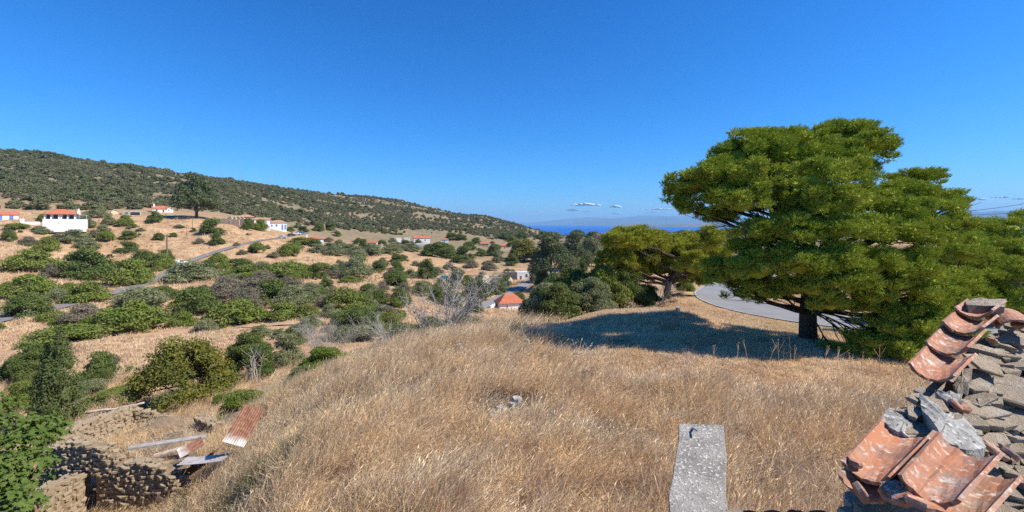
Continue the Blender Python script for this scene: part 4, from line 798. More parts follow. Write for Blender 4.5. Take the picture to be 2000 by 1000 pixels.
for u, v, w_, h_, lb in ((945, 555, 92, 5, 'long low white wall below the rubble terrace'), (968, 543, 60, 4, 'short pale wall on the rubble terrace beside the roofless house'), (915, 540, 40, 3, 'crumbling pale wall at the end of the rubble terrace')):
    p = ground_pt(u, v); k = p.y / F; tag(MB().box(-w_*k/2, w_*k/2, 0, .6, -1, h_*k).box(-w_*k/2, -w_*k/4, .05, .55, h_*k, h_*k*1.4).build('boundary_wall', M['rubble'] if h_ < 5 else M['white'], None, loc=p, rot=(0, 0, .1)), lb, 'wall')
# veranda house on its white terrace
p = ground_pt(127, 441, 187); k = p.y / F; p.z = ZC - (441 - HZ) * k; k *= .80; kz = 1.25; t = thing('veranda_house', 'white house with red hipped roof and dark veranda on a high terrace', 'house', p, .66)
mb = MB().box(-39*k, 38*k, 0, 6.5, -2.5, 13*k*kz); mb.build('terrace_wall', M['white'], t); opening(t, 'window', -11*k, 5*k, 4*k, 3.5*k, 0, 'cream')
walls(t, -36*k, 18*k, 2.6, 8, 23*k*kz, 'white'); hip_roof(t, -39*k, 21*k, .3, 8.5, 23*k*kz, 10*k*kz, M['roof']); MB().box(19*k, 24*k, 5, 6.5, 13*k*kz, 30*k*kz).box(20.5*k, 22.5*k, 5.2, 6.2, 30*k*kz, 34*k*kz).build('chimney', M['white'], t)
for x in (-36, -25, -11.5, -7.5, 4, 17): MB().box(x*k - .2, x*k + .2, .8, 1.2, 13.1*k*kz, 23*k*kz - .1).build('column', M['white'], t)
for x in (-30, -18, -1, 10): opening(t, 'door', x*k, 13.4*k*kz, 8*k, 8*k*kz, 2.6, 'dark')
MB().box(21*k, 38*k, 2, 8, 21*k*kz, 21.7*k*kz).box(37*k, 38*k, 2, 2.3, 13*k*kz, 21*k*kz).build('canopy', M['metal'], t)
p = ground_pt(58, 430, 192); k = p.y / F; tag(MB().box(-14*k, 14*k, 0, .5, -1.5, 6*k).box(-13*k, -8*k, -.3, .8, -1.5, 12*k).build('garden_wall', M['white'], None, loc=p, rot=(0, 0, .6)), 'low white garden wall with a square pier left of the veranda house', 'wall')
p = ground_pt(830, 481); k = p.y / F; tag(MB().box(-22*k, 22*k, 0, 5, -1.5, 5*k).build('terrace', M['white'], None, loc=p), 'bright white terrace wall before the red roofed farmhouse', 'terrace')
# roofless village ruin, broken wall tops
p = ground_pt(437, 437); k = p.y / F; t = thing('ruined_house', 'roofless ochre ruin with broken walls under the great eucalyptus', 'ruin', p); r = np.random.default_rng(81)
for (y, hh) in ((0, 9), (5, 14)):
    poly = [(-30 + 4 * i, hh * r.uniform(.5, 1.05)) for i in range(16)]
    V = [(x*k, y, -1.5) for x, z in poly] + [(x*k, y, z*k) for x, z in poly] + [(x*k, y + .6, -1.5) for x, z in poly] + [(x*k, y + .6, z*k) for x, z in poly]; n = 16
    Fc = [f for i in range(n-1) for f in ((i, i+1, n+i+1, n+i), (2*n+i+1, 2*n+i, 3*n+i, 3*n+i+1), (n+i, n+i+1, 3*n+i+1, 3*n+i))] + [(0, n, 3*n, 2*n), (n-1, 3*n-1, 4*n-1, 2*n-1)]
    MB().add(V, Fc).build('wall', M['ochre'], t)
for x in (-22, -8, 12, 20): opening(t, 'window', x*k, 1.5*k, 2.4*k, 3.2*k, 0, 'dark')
p = ground_pt(630, 452); k = p.y / F; tag(MB().add([(-4*k, 0, -1), (5*k, 0, -1), (5*k, .8, -1), (-4*k, .8, -1), (-3*k, 0, 6*k), (1*k, 0, 14*k), (4*k, 0, 13*k), (-3*k, .8, 6*k), (1*k, .8, 14*k), (4*k, .8, 13*k)], [(0, 1, 6, 5, 4), (3, 7, 8, 9, 2), (4, 5, 8, 7), (5, 6, 9, 8), (1, 2, 9, 6), (0, 4, 7, 3)]).build('wall_stub', M['ochre'], None, loc=p), 'lone ochre stub of a ruined wall above the olive grove', 'ruin')
# parapets along the valley road, tarpaulin shed, rubble terrace
def parapet(label, i0, i1, side):
    P_ = mid_road[i0:i1]; d = np.gradient(P_[:, :2], axis=0); nn = np.stack([d[:, 1], -d[:, 0]], 1); nn /= np.linalg.norm(nn, axis=1)[:, None]; mb = MB(); n = len(P_)
    a = P_[:, :2] + nn * side; b2 = P_[:, :2] + nn * (side + .4); z = P_[:, 2] + ZC
    V = [(a[i, 0], a[i, 1], z[i] - 1.6) for i in range(n)] + [(a[i, 0], a[i, 1], z[i] + .6) for i in range(n)] + [(b2[i, 0], b2[i, 1], z[i] - 1.6) for i in range(n)] + [(b2[i, 0], b2[i, 1], z[i] + .6) for i in range(n)]
    mb.add(V, [f for i in range(n-1) for f in ((i, i+1, n+i+1, n+i), (2*n+i+1, 2*n+i, 3*n+i, 3*n+i+1), (n+i, n+i+1, 3*n+i+1, 3*n+i))] + [(0, n, 3*n, 2*n), (n-1, 3*n-1, 4*n-1, 2*n-1)])
    tag(mb.build('roadside_wall', M['white'], None), label, 'wall')
nm_ = len(mid_road); parapet('white roadside wall beside the red roofed cottage', int(nm_*.06), int(nm_*.17), 2.6); parapet('pale roadside wall on the bend under the eucalyptus', int(nm_*.52), int(nm_*.66), 2.6)
p = ground_pt(852, 547); k = p.y / F; t = thing('tarpaulin_shed', 'low grey roofed shed with a teal tarpaulin in the valley', 'shed', p, .1)
MB().box(-20*k, 8*k, 0, 4, 4*k, 4.6*k).build('roof', M['metal'], t); MB().box(9*k, 23*k, -.1, .1, 0, 7*k).box(9*k, 23*k, .1, 3, 6.6*k, 7*k).build('tarpaulin', M['teal'], t)
for x in (-19, -6, 7): MB().box(x*k - .1, x*k + .1, .2, .4, -1, 4*k).build('post', M['pole'], t)
STONES = []
for i in range(9):
    r = np.random.default_rng(300 + i); n = 7; a = (np.arange(n) + r.uniform(-.28, .28, n)) / n * 6.283; q = r.uniform(.38, .55, n)
    top = [(q[j]*math.cos(a[j])*.86 + r.normal(0, .02), q[j]*math.sin(a[j])*.86, .5 + r.normal(0, .05)) for j in range(n)]; mid = [(q[j]*math.cos(a[j]), q[j]*math.sin(a[j]), .18 + r.normal(0, .1)) for j in range(n)]; bot = [(q[j]*math.cos(a[j])*.93, q[j]*math.sin(a[j])*.93, -.5) for j in range(n)]
    Fc = [tuple(range(n)), tuple(range(2*n, 3*n))[::-1]] + [(j+n, (j+1) % n + n, (j+1) % n, j) for j in range(n)] + [(j+2*n, (j+1) % n + 2*n, (j+1) % n + n, j+n) for j in range(n)]
    STONES.append((np.array(top + mid + bot), Fc))
for i in range(9):         # angular flat slabs
    r = np.random.default_rng(330 + i); n = int(r.integers(4, 7)); a = np.sort((np.arange(n) + r.uniform(-.33, .33, n)) / n * 6.283); q = r.uniform(.42, .58, n); e1 = r.normal(0, .07, 2)
    top = [(q[j]*math.cos(a[j])*.95, q[j]*math.sin(a[j])*.95, .5 + e1[0]*2*q[j]*math.cos(a[j])) for j in range(n)]; mid = [(q[j]*math.cos(a[j])*r.uniform(.97, 1.03), q[j]*math.sin(a[j]), .30) for j in range(n)]; bot = [(q[j]*math.cos(a[j])*.9, q[j]*math.sin(a[j])*.9, -.5) for j in range(n)]
    Fc = [tuple(range(n)), tuple(range(2*n, 3*n))[::-1]] + [(j+n, (j+1) % n + n, (j+1) % n, j) for j in range(n)] + [(j+2*n, (j+1) % n + 2*n, (j+1) % n + n, j+n) for j in range(n)]
    STONES.append((np.array(top + mid + bot), Fc))
def stone_mesh(i, mat, nm='stone'):
    key = (i, mat)
    if key not in SM: SM[key] = MB().add(*STONES[i]).mesh(nm, M[mat])
    return SM[key]
SM = {}
r = np.random.default_rng(90)
for i in range(64):
    u = r.uniform(905, 1000); v = 552 - (u - 905) * .07 + r.normal(0, 4.5); p = ground_pt(u, v); s_ = r.lognormal(0, .4) * 1.1
    o = obj('rubble_block', stone_mesh(i % 9, 'rubble'), None, (p.x, p.y, p.z + .15 * s_), (r.normal(0, .3), r.normal(0, .3), r.uniform(0, 6.28)), (s_ * 1.4, s_, s_ * .8))
    tag(o, 'pale rubble block strewn beside the white roofless house', 'stone', 'rubble blocks strewn by the roofless house')
# parked cars
def car(label, u, v, mat, rz, D=None):
    p = ground_pt(u, v, D); p.z += .12; t = thing('parked_car', label, 'car', p, rz)
    prof = [(-2.1, .35), (-2.1, .8), (-1.7, .95), (-1.25, 1.42), (.45, 1.45), (1.05, .95), (1.95, .82), (2.1, .6), (2.1, .35)]; n = len(prof)
    MB().add([(x, -.85 + (.12 if z > 1 else 0), z) for x, z in prof] + [(x, .85 - (.12 if z > 1 else 0), z) for x, z in prof], [tuple(range(n))[::-1], tuple(range(n, 2*n))] + [(i, (i+1) % n, n + (i+1) % n, n + i) for i in range(n)][::1]).build('body', M[mat], t)
    for s in (-1, 1): MB().add([(-1.2, s*.84, .98), (.8, s*.84, .98), (.42, s*.75, 1.38), (-1.05, s*.75, 1.38)], [(0, 1, 2, 3)]).build('side_window', M['glass'], t)
    for x in (-1.3, 1.3):
        for s in (-1, 1): MB().tube([(x, s*.72, .32), (x, s*.9, .32)], [.32, .32], 12).build('wheel', M['tyre'], t)
car('dark car parked beside the road end in the village', 569, 462, 'car_dark', .3); car('white car parked on the village turning place', 580, 459, 'car_white', .2); car('dark blue car parked highest on the village turning place', 586, 455, 'car_blue', .9); car('pale silver car at the bend of the village road', 551, 468, 'car_silver', .2); car('white car driving on the valley road behind the olive trees', 353, 517, 'car_white', 1.3)
# poles, masts and wires
def pole(label, u, v, hpx, cross=True, D=None, rad=.14, mat='pole', name='utility_pole', wpx=20):
    p = ground_pt(u, v, D); k = p.y / F; t = thing(name, label, 'pole', p); MB().tube([(0, 0, -.5), (0, 0, hpx*k)], [rad, rad*.7], 8).build('post', M[mat], t)
    if cross:
        MB().box(-wpx*k/2, wpx*k/2, -.06, .06, hpx*k - .5, hpx*k - .36).build('crossarm', M[mat], t)
        for x in (-.45, 0, .45): MB().tube([(x*wpx*k, 0, hpx*k - .36), (x*wpx*k, 0, hpx*k - .1)], [.05, .04], 6).build('insulator', M['metal'], t)
pole('pale utility pole with crossarm beside the valley road', 275, 548, 40, True, None, .16, 'metal')
pole('tall brown wooden pole on the slope above the road', 326, 515, 56, True, None, .3, 'pole', 'utility_pole', 10)
for u, v, h_, lb in ((132, 448, 40, 'thin wooden pole in front of the white terrace'), (148, 424, 40, 'thin wooden pole behind the veranda house chimney'), (324, 428, 36, 'thin pole before the red roofed cottage'), (376, 448, 24, 'short thin pole below the great eucalyptus'), (365, 464, 26, 'slim pole standing in the dry grass slope'), (507, 432, 22, 'thin pole behind the pale two storey house'), (193, 446, 20, 'slim pole beside the grey green bushes')): pole(lb, u, v, h_, False, None, .11)
for u, v, h_, lb in ((433, 346, 14, 'red and white lattice mast on the ridge'), (472, 351, 18, 'thin grey radio mast on the ridge line')):
    D = 690.; x = (u - 1000)/F*D; p = Vector((x, D, ZC - (v - HZ)/F*D - 6)); k = D/F; t = thing('radio_mast', lb, 'mast', p); hm = h_*k + 6; mb = MB()
    for a in range(3): mb.tube([(.5*math.cos(a*2.09), .5*math.sin(a*2.09), -2), (.12*math.cos(a*2.09), .12*math.sin(a*2.09), hm)], [.09, .06], 4)
    for i in range(8):
        z = i*hm/8; q = .5 - .38*i/8; mb.tube([(q, 0, z), (-q*.5, q*.87, z + hm/8)], [.05, .05], 3).tube([(-q*.5, q*.87, z), (-q*.5, -q*.87, z + hm/8)], [.05, .05], 3)
    mb.build('lattice', M['metal'], t); MB().tube([(0, 0, hm), (0, 0, hm + 2)], [.06, .04], 5).build('antenna', M['metal'], t)
for (a, b2, sag, lb) in ((at(1780, 414, 60), at(2200, 350, 42), 1.0, 'upper overhead cable crossing the sky behind the pines'), (at(1780, 416, 60), at(2200, 386, 42), .8, 'lower overhead cable crossing the sky behind the pines')):
    pts_ = [a.lerp(b2, i/20) - Vector((0, 0, sag*4*(i/20)*(1-i/20))) for i in range(21)]; tag(MB().tube(pts_, [.022]*21, 5).build('overhead_cable', M['dark']), lb, 'cable')

# ------------------------------------------------------------------ the ruined stone house at the left
def place_stones(parent, mats, mat, limit=290, name='stone', shift=0):
    """the stones nearest the eye singly, the rest joined into one part"""
    pm = parent.matrix_basis.inverted(); mats = [(a_, i_ + shift) for a_, i_ in mats]
    mats.sort(key=lambda e: (e[0].translation - Vector((0, 0, ZC))).length)
    for Mx, i in mats[:limit]:
        o = obj(name, stone_mesh(i, mat), parent); o.matrix_basis = pm @ Mx
    if mats[limit:]:
        mb = MB()
        for Mx, i in mats[limit:]: mb.add([pm @ Mx @ Vector(q) for q in STONES[i][0]], STONES[i][1])
        o = mb.build('packed_stones', M[mat], parent); o['kind'] = 'stuff'
def masonry(out, core_list, A, B, zb, zt, thick, course, slen, hole=None, r=None, faces=(1, -1)):
    A, B = Vector((*A, 0)), Vector((*B, 0)); L_ = (B - A).length; e = (B - A) / L_; nn = Vector((e.y, -e.x, 0)); n = max(2, int(L_ / .16)); rz = math.atan2(e.y, e.x)
    core = MB(); core_list.append(core)
    for i in range(n):          # mortar and rubble heart of the wall
        s0, s1 = L_*i/n, L_*(i+1)/n; top = zt((s0+s1)/2) - .06; bot = zb
        if hole and hole((s0+s1)/2, zb + .05): bot = next((z for z in np.arange(zb, top, .05) if not hole((s0+s1)/2, z)), top)
        if top - bot < .03: continue
        q = [A + e*s + nn*f*(thick/2 - .07) for s, f in ((s0, 1), (s1, 1), (s1, -1), (s0, -1))]; core.prism([(w_.x, w_.y) for w_ in q], bot, top)
    z = zb + course*.5; row = 0
    while z < max(zt(s) for s in np.linspace(0, L_, 30)) + course:
        for f in faces:
            s = -r.random()*slen*.5
            while s < L_:
                ln = slen*r.uniform(.55, 1.5); c_ = s + ln/2
                if 0 <= c_ <= L_ and z < zt(c_) and not (hole and hole(c_, z)):
                    pt = A + e*c_ + nn*f*(thick/2 - .1 + r.normal(0, .022)) + Vector((0, 0, z + r.normal(0, .012)))
                    out.append((Matrix.Translation(pt) @ Euler((r.normal(0, .10), r.normal(0, .16), rz + r.normal(0, .18))).to_matrix().to_4x4() @ Matrix.Diagonal((ln*1.05, .26, course*r.uniform(.75, 1.1), 1)), int(r.integers(9))))
                s += ln
        z += course; row += 1
    for s in np.arange(.1, L_, slen*.8):    # loose stones bedding the wall top
        for _ in range(2):
            if hole and hole(s, zt(s)): continue
            pt = A + e*(s + r.normal(0, .08)) + nn*r.uniform(-.5, .5)*thick*.8 + Vector((0, 0, zt(s) - .02 + r.normal(0, .02)))
            out.append((Matrix.Translation(pt) @ Euler((r.normal(0, .15), r.normal(0, .15), r.uniform(0, 6))).to_matrix().to_4x4() @ Matrix.Diagonal((slen*r.uniform(.7, 1.2), slen*r.uniform(.5, .9), course*.7, 1)), int(r.integers(9))))
r = np.random.default_rng(101)
A0, B0 = (-16.7, 16.6), (-11.4, 16.1); P1, P2, P3 = (-17.6, 18.5), (-18.2, 22.0), (-16.4, 22.4)
t = thing('ruined_stone_house', 'roofless ruined house of brown rubble stone with an arched opening', 'ruin', (-15, 18.5, ZC - 10)); st = []; CORES = []
def top_front(s): u = 1000 + F*(A0[0] + s)/16.5; return ZC - (np.interp(u, [90, 150, 200, 236, 250, 290, 340, 372, 380], [884, 862, 866, 886, 904, 896, 902, 930, 948]) - HZ)/F*16.4
def arch(s, z):
    u = 1000 + F*(A0[0] + s)/16.5; v = HZ + (ZC - z)/16.4*F; return abs(u - 186) < 19*math.sqrt(max(0, min(1, (v - 912)/22)))
masonry(st, CORES, A0, B0, ZC - 10.9, top_front, .5, .09, .33, arch, r)
masonry(st, CORES, A0, P1, ZC - 10.6, lambda s: ZC - 8.15 + .05*s, .45, .12, .3, None, r); masonry(st, CORES, P1, P2, ZC - 10.4, lambda s: ZC - 8.1 - .17*s, .45, .12, .32, None, r)
masonry(st, CORES, P2, P3, ZC - 10.4, lambda s: ZC - 8.75 - .38*s, .45, .12, .3, None, r)
masonry(st, CORES, (-15.05, 14.2), (-15.2, 16.2), ZC - 10.8, lambda s: ZC - 8.35 - .22*s, .5, .12, .3, None, r); masonry(st, CORES, (-14.3, 21), (-13.0, 20.4), ZC - 9.8, lambda s: ZC - 8.75 - .1*s, .4, .12, .28, None, r)
pm = t.matrix_basis.inverted(); 
for core in CORES: core.v = [tuple(pm @ Vector(q)) for q in core.v]; core.build('mortar_core', M['earth'], t)
place_stones(t, st, 'ruin_stone', 290, 'stone', 9)
mb = MB(); n = 14; G_ = [[(x, y) for x in np.linspace(-17.6, -11.8, n)] for y in np.linspace(16.8, 21.8, n)]
V = [tuple(pm @ Vector((x - (y - 16.8)*.14, y, ZC - 9.35 + .28*math.sin(x*1.7)*math.cos(y*1.3) + r.normal(0, .06) + .07*(x + 15)))) for row in G_ for x, y in row]
mb.add(V, [(j*n+i, j*n+i+1, (j+1)*n+i+1, (j+1)*n+i) for j in range(n-1) for i in range(n-1)]).build('rubble_infill', M['earth'], t, True)
k_ = 420; x = r.uniform(-17.8, -12, k_); y = r.uniform(17, 21.8, k_); sc = r.uniform(.4, .9, k_)
o = scatter('ruin_grass', np.c_[x, y, ZC - 9.35 + .07*(x + 15)], np.c_[r.normal(0, .1, (k_, 2)), r.uniform(0, 6.28, k_)], np.c_[sc, sc, sc*.8], r.integers(0, 4, k_), GRASS); o['label'] = 'straw growing inside the roofless stone ruin'; o['category'] = 'grass'
def beam(name, label, cat, a, b2, w_, h_, mat, rnd=False):
    a, b2 = Vector(a), Vector(b2); L_ = (b2 - a).length; q = (b2 - a).to_track_quat('X', 'Z'); mb = MB()
    if rnd: mb.tube([(L_*i/6, r.normal(0, .015), r.normal(0, .015)) for i in range(7)], [w_*(1 - .06*i) for i in range(7)], 8)
    else: mb.box(0, L_, -w_/2, w_/2, -h_/2, h_/2)
    o = mb.build(name, M[mat], None, rnd); o.location = a; o.rotation_euler = q.to_euler(); return tag(o, label, cat)
beam('plank', 'long weathered grey plank lying across the ruin', 'plank', at(252, 875, 17.4), at(402, 852, 18.2), .3, .06, 'plank'); beam('plank', 'shorter split plank beside the rusted sheets of the ruin', 'plank', at(300, 890, 16.8), at(400, 862, 17.6), .18, .05, 'logwood')
beam('log', 'bleached log lying along the back wall of the ruin', 'log', at(168, 806, 21.5), at(236, 796, 22), .07, 0, 'logwood', True); beam('log', 'thin pale log on the corner of the ruin back wall', 'log', at(234, 797, 22.1), at(282, 787, 22.4), .07, 0, 'logwood', True)
def sheet(label, o_, ex, ey, waves, amp, mat):
    """corrugated iron: a sine profile across the width, with thickness"""
    o_, ex, ey = Vector(o_), Vector(ex), Vector(ey); X_, Y_ = ex.normalized(), (ey - ex.normalized()*ey.dot(ex.normalized())).normalized(); Z_ = X_.cross(Y_); n = waves*6; Ly = ey.dot(Y_); V = []
    for th in (0, .006):
        for x in np.linspace(0, 1, 5):
            for j in range(n + 1): V.append((x*ex.length, Ly*j/n, amp*math.sin(j/n*waves*6.283) + th + .03*math.sin(3*x)))
    w2 = n + 1; Fc = []; S2 = 5*w2
    for i in range(4):
        for j in range(n): a = i*w2 + j; Fc += [(a, a+1, a+w2+1, a+w2), (S2+a, S2+a+w2, S2+a+w2+1, S2+a+1)]
    ob = MB().add(V, Fc).build('corrugated_sheet', M[mat], None, True); ob.matrix_basis = Matrix.Translation(o_) @ Matrix((X_, Y_, Z_)).transposed().to_4x4(); tag(ob, label, 'metal sheet'); return ob
o_ = at(434, 862, 15.9); sheet('rusty corrugated iron sheet propped up at the ruin edge', o_, at(477, 789, 16.9) - o_, at(488, 852, 16.3) - o_, 9, .02, 'rust')
o_ = at(345, 878, 16.9); sheet('rust red corrugated scrap between the planks of the ruin', o_, at(392, 852, 17.4) - o_, at(402, 866, 17.0) - o_, 5, .02, 'rust')
o_ = at(365, 893, 16.4); sheet('blue grey corrugated sheet lying flat below the rusty one', o_, at(452, 884, 16.2) - o_, at(372, 906, 15.9) - o_, 4, .02, 'galv')
# stones showing in the grass
r = np.random.default_rng(111); FS = [(1010, 800, 34), (978, 818, 42), (1000, 812, 26), (966, 836, 24), (960, 846, 22), (962, 828, 20), (1060, 706, 24), (1126, 702, 20), (828, 716, 16), (824, 726, 20), (850, 702, 18), (872, 694, 18), (900, 684, 30), (930, 680, 24), (955, 678, 22), (1000, 674, 26), (1030, 676, 24), (985, 640, 16), (1325, 608, 18), (790, 758, 16), (945, 752, 14)]
for i, (u, v, s_) in enumerate(FS):
    p = ground_pt(u, v); m_ = s_*p.y/F; lb = 'grey lichen stone of the short row poking out of tall grass' if v > 780 else 'low grey stone of the old ring wall half sunk in grass'
    o = obj('field_stone', stone_mesh(i % 9, 'cement'), None, p + Vector((0, 0, .16 if v > 780 else .12)), (r.normal(0, .2), r.normal(0, .2), r.uniform(0, 6)), (m_*.7, m_*.55, .30 if v > 780 else .28)); tag(o, lb, 'stone', 'stones of the short row in tall grass' if v > 780 else 'stones of the old ring wall')
# ------------------------------------------------------------------ broken gable with barrel tiles, close at the right
def px3(u, v, D): return at(u, v, D)
A_ = px3(1846, 765, 2.22); n_ = Vector((.22, -.53, .82)).normalized()
def gz(x, y): return A_.z - (n_.x*(x - A_.x) + n_.y*(y - A_.y))/n_.z
def lift(x, y):
    """height of the broken wall top: the sloping break, stepping down at the eave end"""
    z = gz(x, y)
    if x < 2.0: z = min(z, ZC - .86 + .26*(x - 1.6))
    return min(z, ZC - .655 + .02*math.sin(9*x))
gw = thing('gable_wall', 'broken schist gable wall capped with lichened terracotta barrel tiles', 'wall', (2.2, 2.2, ZC - 1))
pm = gw.matrix_basis.inverted(); r = np.random.default_rng(121)
foot = [(1.26, 1.70), (1.40, 1.44), (1.75, 1.15), (2.4, 1.0), (4.2, 1.9), (4.3, 3.2), (3.25, 3.1), (2.88, 2.84), (2.04, 2.27), (1.72, 2.03), (1.58, 1.95)]
# heart of the wall: triangulated top over the footprint, sheer sides
def inside(x, y):
    c = False
    for i in range(len(foot)):
        (x1, y1), (x2, y2) = foot[i], foot[i-1]
        if (y1 > y) != (y2 > y) and x < (x2-x1)*(y-y1)/(y2-y1) + x1: c = not c
    return c
mb = MB(); cen = (2.6, 2.1); rings = [[(cen[0] + (x - cen[0])*f, cen[1] + (y - cen[1])*f) for x, y in foot] for f in (1, .8, .55, .3, .02)]; nf = len(foot)
V = [(x, y, ZC - 4.9) for x, y in foot]
for q in rings: V += [(x, y, lift(x, y) - .075 + r.normal(0, .012)) for x, y in q]
Fc = [(i, (i+1) % nf, nf + (i+1) % nf, nf + i) for i in range(nf)]
for k in range(1, len(rings)): Fc += [(k*nf + i, k*nf + (i+1) % nf, (k+1)*nf + (i+1) % nf, (k+1)*nf + i) for i in range(nf)]
mb.add([tuple(pm @ Vector(q)) for q in V], Fc).build('mortar_core', M['mortar'], gw)
def tile_mesh(Lt, w0, w1, seed, arc=1.15, th=.013):
    """channel tile, hollow side up: x along, wide end first"""
    r_ = np.random.default_rng(seed); nx, na = 7, 13; V = []
    for side in (0, 1):
        for i in range(nx):
            x = Lt*i/(nx-1); hw = (w0 + (w1 - w0)*i/(nx-1))/2; R_ = hw/math.sin(arc) + side*th
            for j in range(na):
                a = -arc + 2*arc*j/(na-1); jx = x + (r_.normal(0, .004) if i in (0, nx-1) else 0)
                V.append((jx, (R_)*math.sin(a), (hw/math.sin(arc)) - R_*math.cos(a) + r_.normal(0, .0012)))
    S2 = nx*na; Fc = []
    for i in range(nx-1):
        for j in range(na-1): a = i*na + j; Fc += [(a, a+na, a+na+1, a+1), (S2+a, S2+a+1, S2+a+na+1, S2+a+na)]
        a = i*na; Fc += [(a, S2+a, S2+a+na, a+na)]; a = i*na + na-1; Fc += [(a, a+na, S2+a+na, S2+a)]
    for i, fl in ((0, 0), (nx-1, 1)):
        for j in range(na-1): a = i*na + j; Fc += [(a, a+1, S2+a+1, S2+a) if not fl else (a, S2+a, S2+a+1, a+1)]
    me = MB().add(V, Fc).mesh('tile', M['tile'], False)
    return me
def put_tile(far, near, w0, w1, seed, roll=0., parent=gw, name='tile', flip=False, mat=None, extra=0.):
    far, near = Vector(far), Vector(near); d = near - far; Lt = d.length + extra; X_ = d.normalized(); Y_ = X_.cross(Vector((0, 0, 1))).normalized(); Z_ = Y_.cross(X_) * -1
    Z_ = X_.cross(Y_)
    if Z_.z < 0: Y_, Z_ = -Y_, -Z_
    if flip: Y_, Z_ = -Y_, -Z_
    Mx = Matrix.Translation(far) @ Matrix((X_, Y_, Z_)).transposed().to_4x4() @ Matrix.Rotation(roll, 4, 'X')
    me = tile_mesh(Lt, w0, w1, seed)
    if mat: me.materials[0] = M[mat]
    o = obj(name, me, parent); o.matrix_basis = (parent.matrix_basis.inverted() if parent else Matrix()) @ Mx; return o
run = [px3(1815, 757, 2.25), px3(1850, 706, 2.45), px3(1878, 664, 2.65), px3(1902, 632, 2.85), px3(1922, 606, 3.05), px3(1936, 590, 3.2)]
for i in range(4):
    near = run[i]; d = (run[i+1] - near).normalized(); far = near + d*.43
    put_tile(far + Vector((0, 0, -.006)), near + Vector((0, 0, .045)), .175, .155, 200 + i, (-.12, .05, -.04, .06)[i])
put_tile(px3(1775, 852, 1.95), px3(1692, 937, 1.72), .165, .138, 210, .05); put_tile(px3(1775, 852, 1.95) + Vector((-.05, -.05, -.055)), px3(1692, 937, 1.72) + Vector((-.035, -.02, -.05)), .15, .14, 211, -.15)
put_tile(px3(1892, 888, 1.75), px3(1812, 975, 1.52), .165, .14, 212, -.06); put_tile(px3(1892, 888, 1.75) + Vector((.02, -.04, -.05)), px3(1812, 975, 1.52) + Vector((.02, -.03, -.05)), .16, .14, 213, -.2)
put_tile(px3(1962, 606, 3.0), px3(1985, 628, 2.72), .17, .15, 214, .1, gw, 'ridge_tile', True)
for i, (u, v, D, s_) in enumerate(((1740, 962, 1.62, .10), (1760, 972, 1.56, .09), (1803, 985, 1.5, .11), (1868, 792, 2.1, .08), (1885, 797, 2.1, .07), (1945, 880, 1.9, .11), (1975, 886, 1.88, .09), (1936, 664, 2.72, .07), (1992, 632, 2.8, .11), (1680, 960, 1.66, .09), (1668, 902, 1.78, .07))):
    p = px3(u, v, D); o = obj('tile_fragment', stone_mesh(i % 9, 'tile', 'tile_fragment'), gw); o.matrix_basis = pm @ Matrix.Translation(p) @ Euler((r.normal(0, .4), r.normal(0, .4), r.uniform(0, 6))).to_matrix().to_4x4() @ Matrix.Diagonal((s_, s_*.75, .022, 1))
# schist slabs bedded flat, stepping down the break
out = []; placed = []
for tries in range(9000):
    u = r.uniform(1780, 2090); v = r.uniform(600, 1060); du, dv = (u - 1000)/F, -(v - HZ)/F
    lo, hi = 1.0, 4.0          # meet the line of sight with the break
    for _ in range(40):
        m_ = (lo + hi)/2
        if ZC + dv*m_ > lift(du*m_, m_): lo = m_
        else: hi = m_
    x, y = du*lo, lo
    if not inside(x, y): continue
    s_ = (.17 if tries < 60 else .12 if tries < 800 else .085 if tries < 3400 else .05)*r.uniform(.8, 1.25)
    rad_ = s_*.27
    if any((x-a)**2 + (y-b)**2 < (rad_ + c_)**2 for a, b, c_ in placed): continue
    if (x - run[0].x)*(-.594) + (y - run[0].y)*.804 > -.10 and x > 1.95: continue
    if Vector((x - 1.5, y - 1.82)).length < .22 or Vector((x - 1.55, y - 1.63)).length < .2: continue
    placed.append((x, y, rad_)); th = r.uniform(.014, .034) if s_ > .07 else r.uniform(.012, .026)
    Mx = Matrix.Translation((x, y, lift(x, y) - .022 + r.uniform(-.028, .03))) @ Euler((.16 + r.normal(0, .12), -.06 + r.normal(0, .12), 0)).to_matrix().to_4x4() @ Matrix.Rotation(r.normal(.45, .6), 4, 'Z') @ Matrix.Diagonal((s_*1.6, s_*.95, th, 1)); out.append((Mx, int(r.integers(9))))
place_stones(gw, out, 'stone', 280, 'stone', 9)
# the shaded eave end of the wall in courses
out = []
for z in np.arange(ZC - 1.75, ZC - 1.03, .06):
    for (a, b2) in ((Vector((1.60, 2.08)), Vector((1.25, 1.69))), (Vector((1.25, 1.69)), Vector((1.40, 1.43)))):
        e = (b2 - a); L_ = e.length; e = e/L_; s = 0
        while s < L_:
            ln = r.uniform(.08, .2); q = a + e*min(s + ln/2, L_)
            out.append((Matrix.Translation((q.x, q.y, z + r.normal(0, .005))) @ Matrix.Rotation(math.atan2(e.y, e.x) + r.normal(0, .1), 4, 'Z') @ Matrix.Diagonal((ln, .1, .05, 1)), int(r.integers(9)))); s += ln
place_stones(gw, out, 'stone', 0)
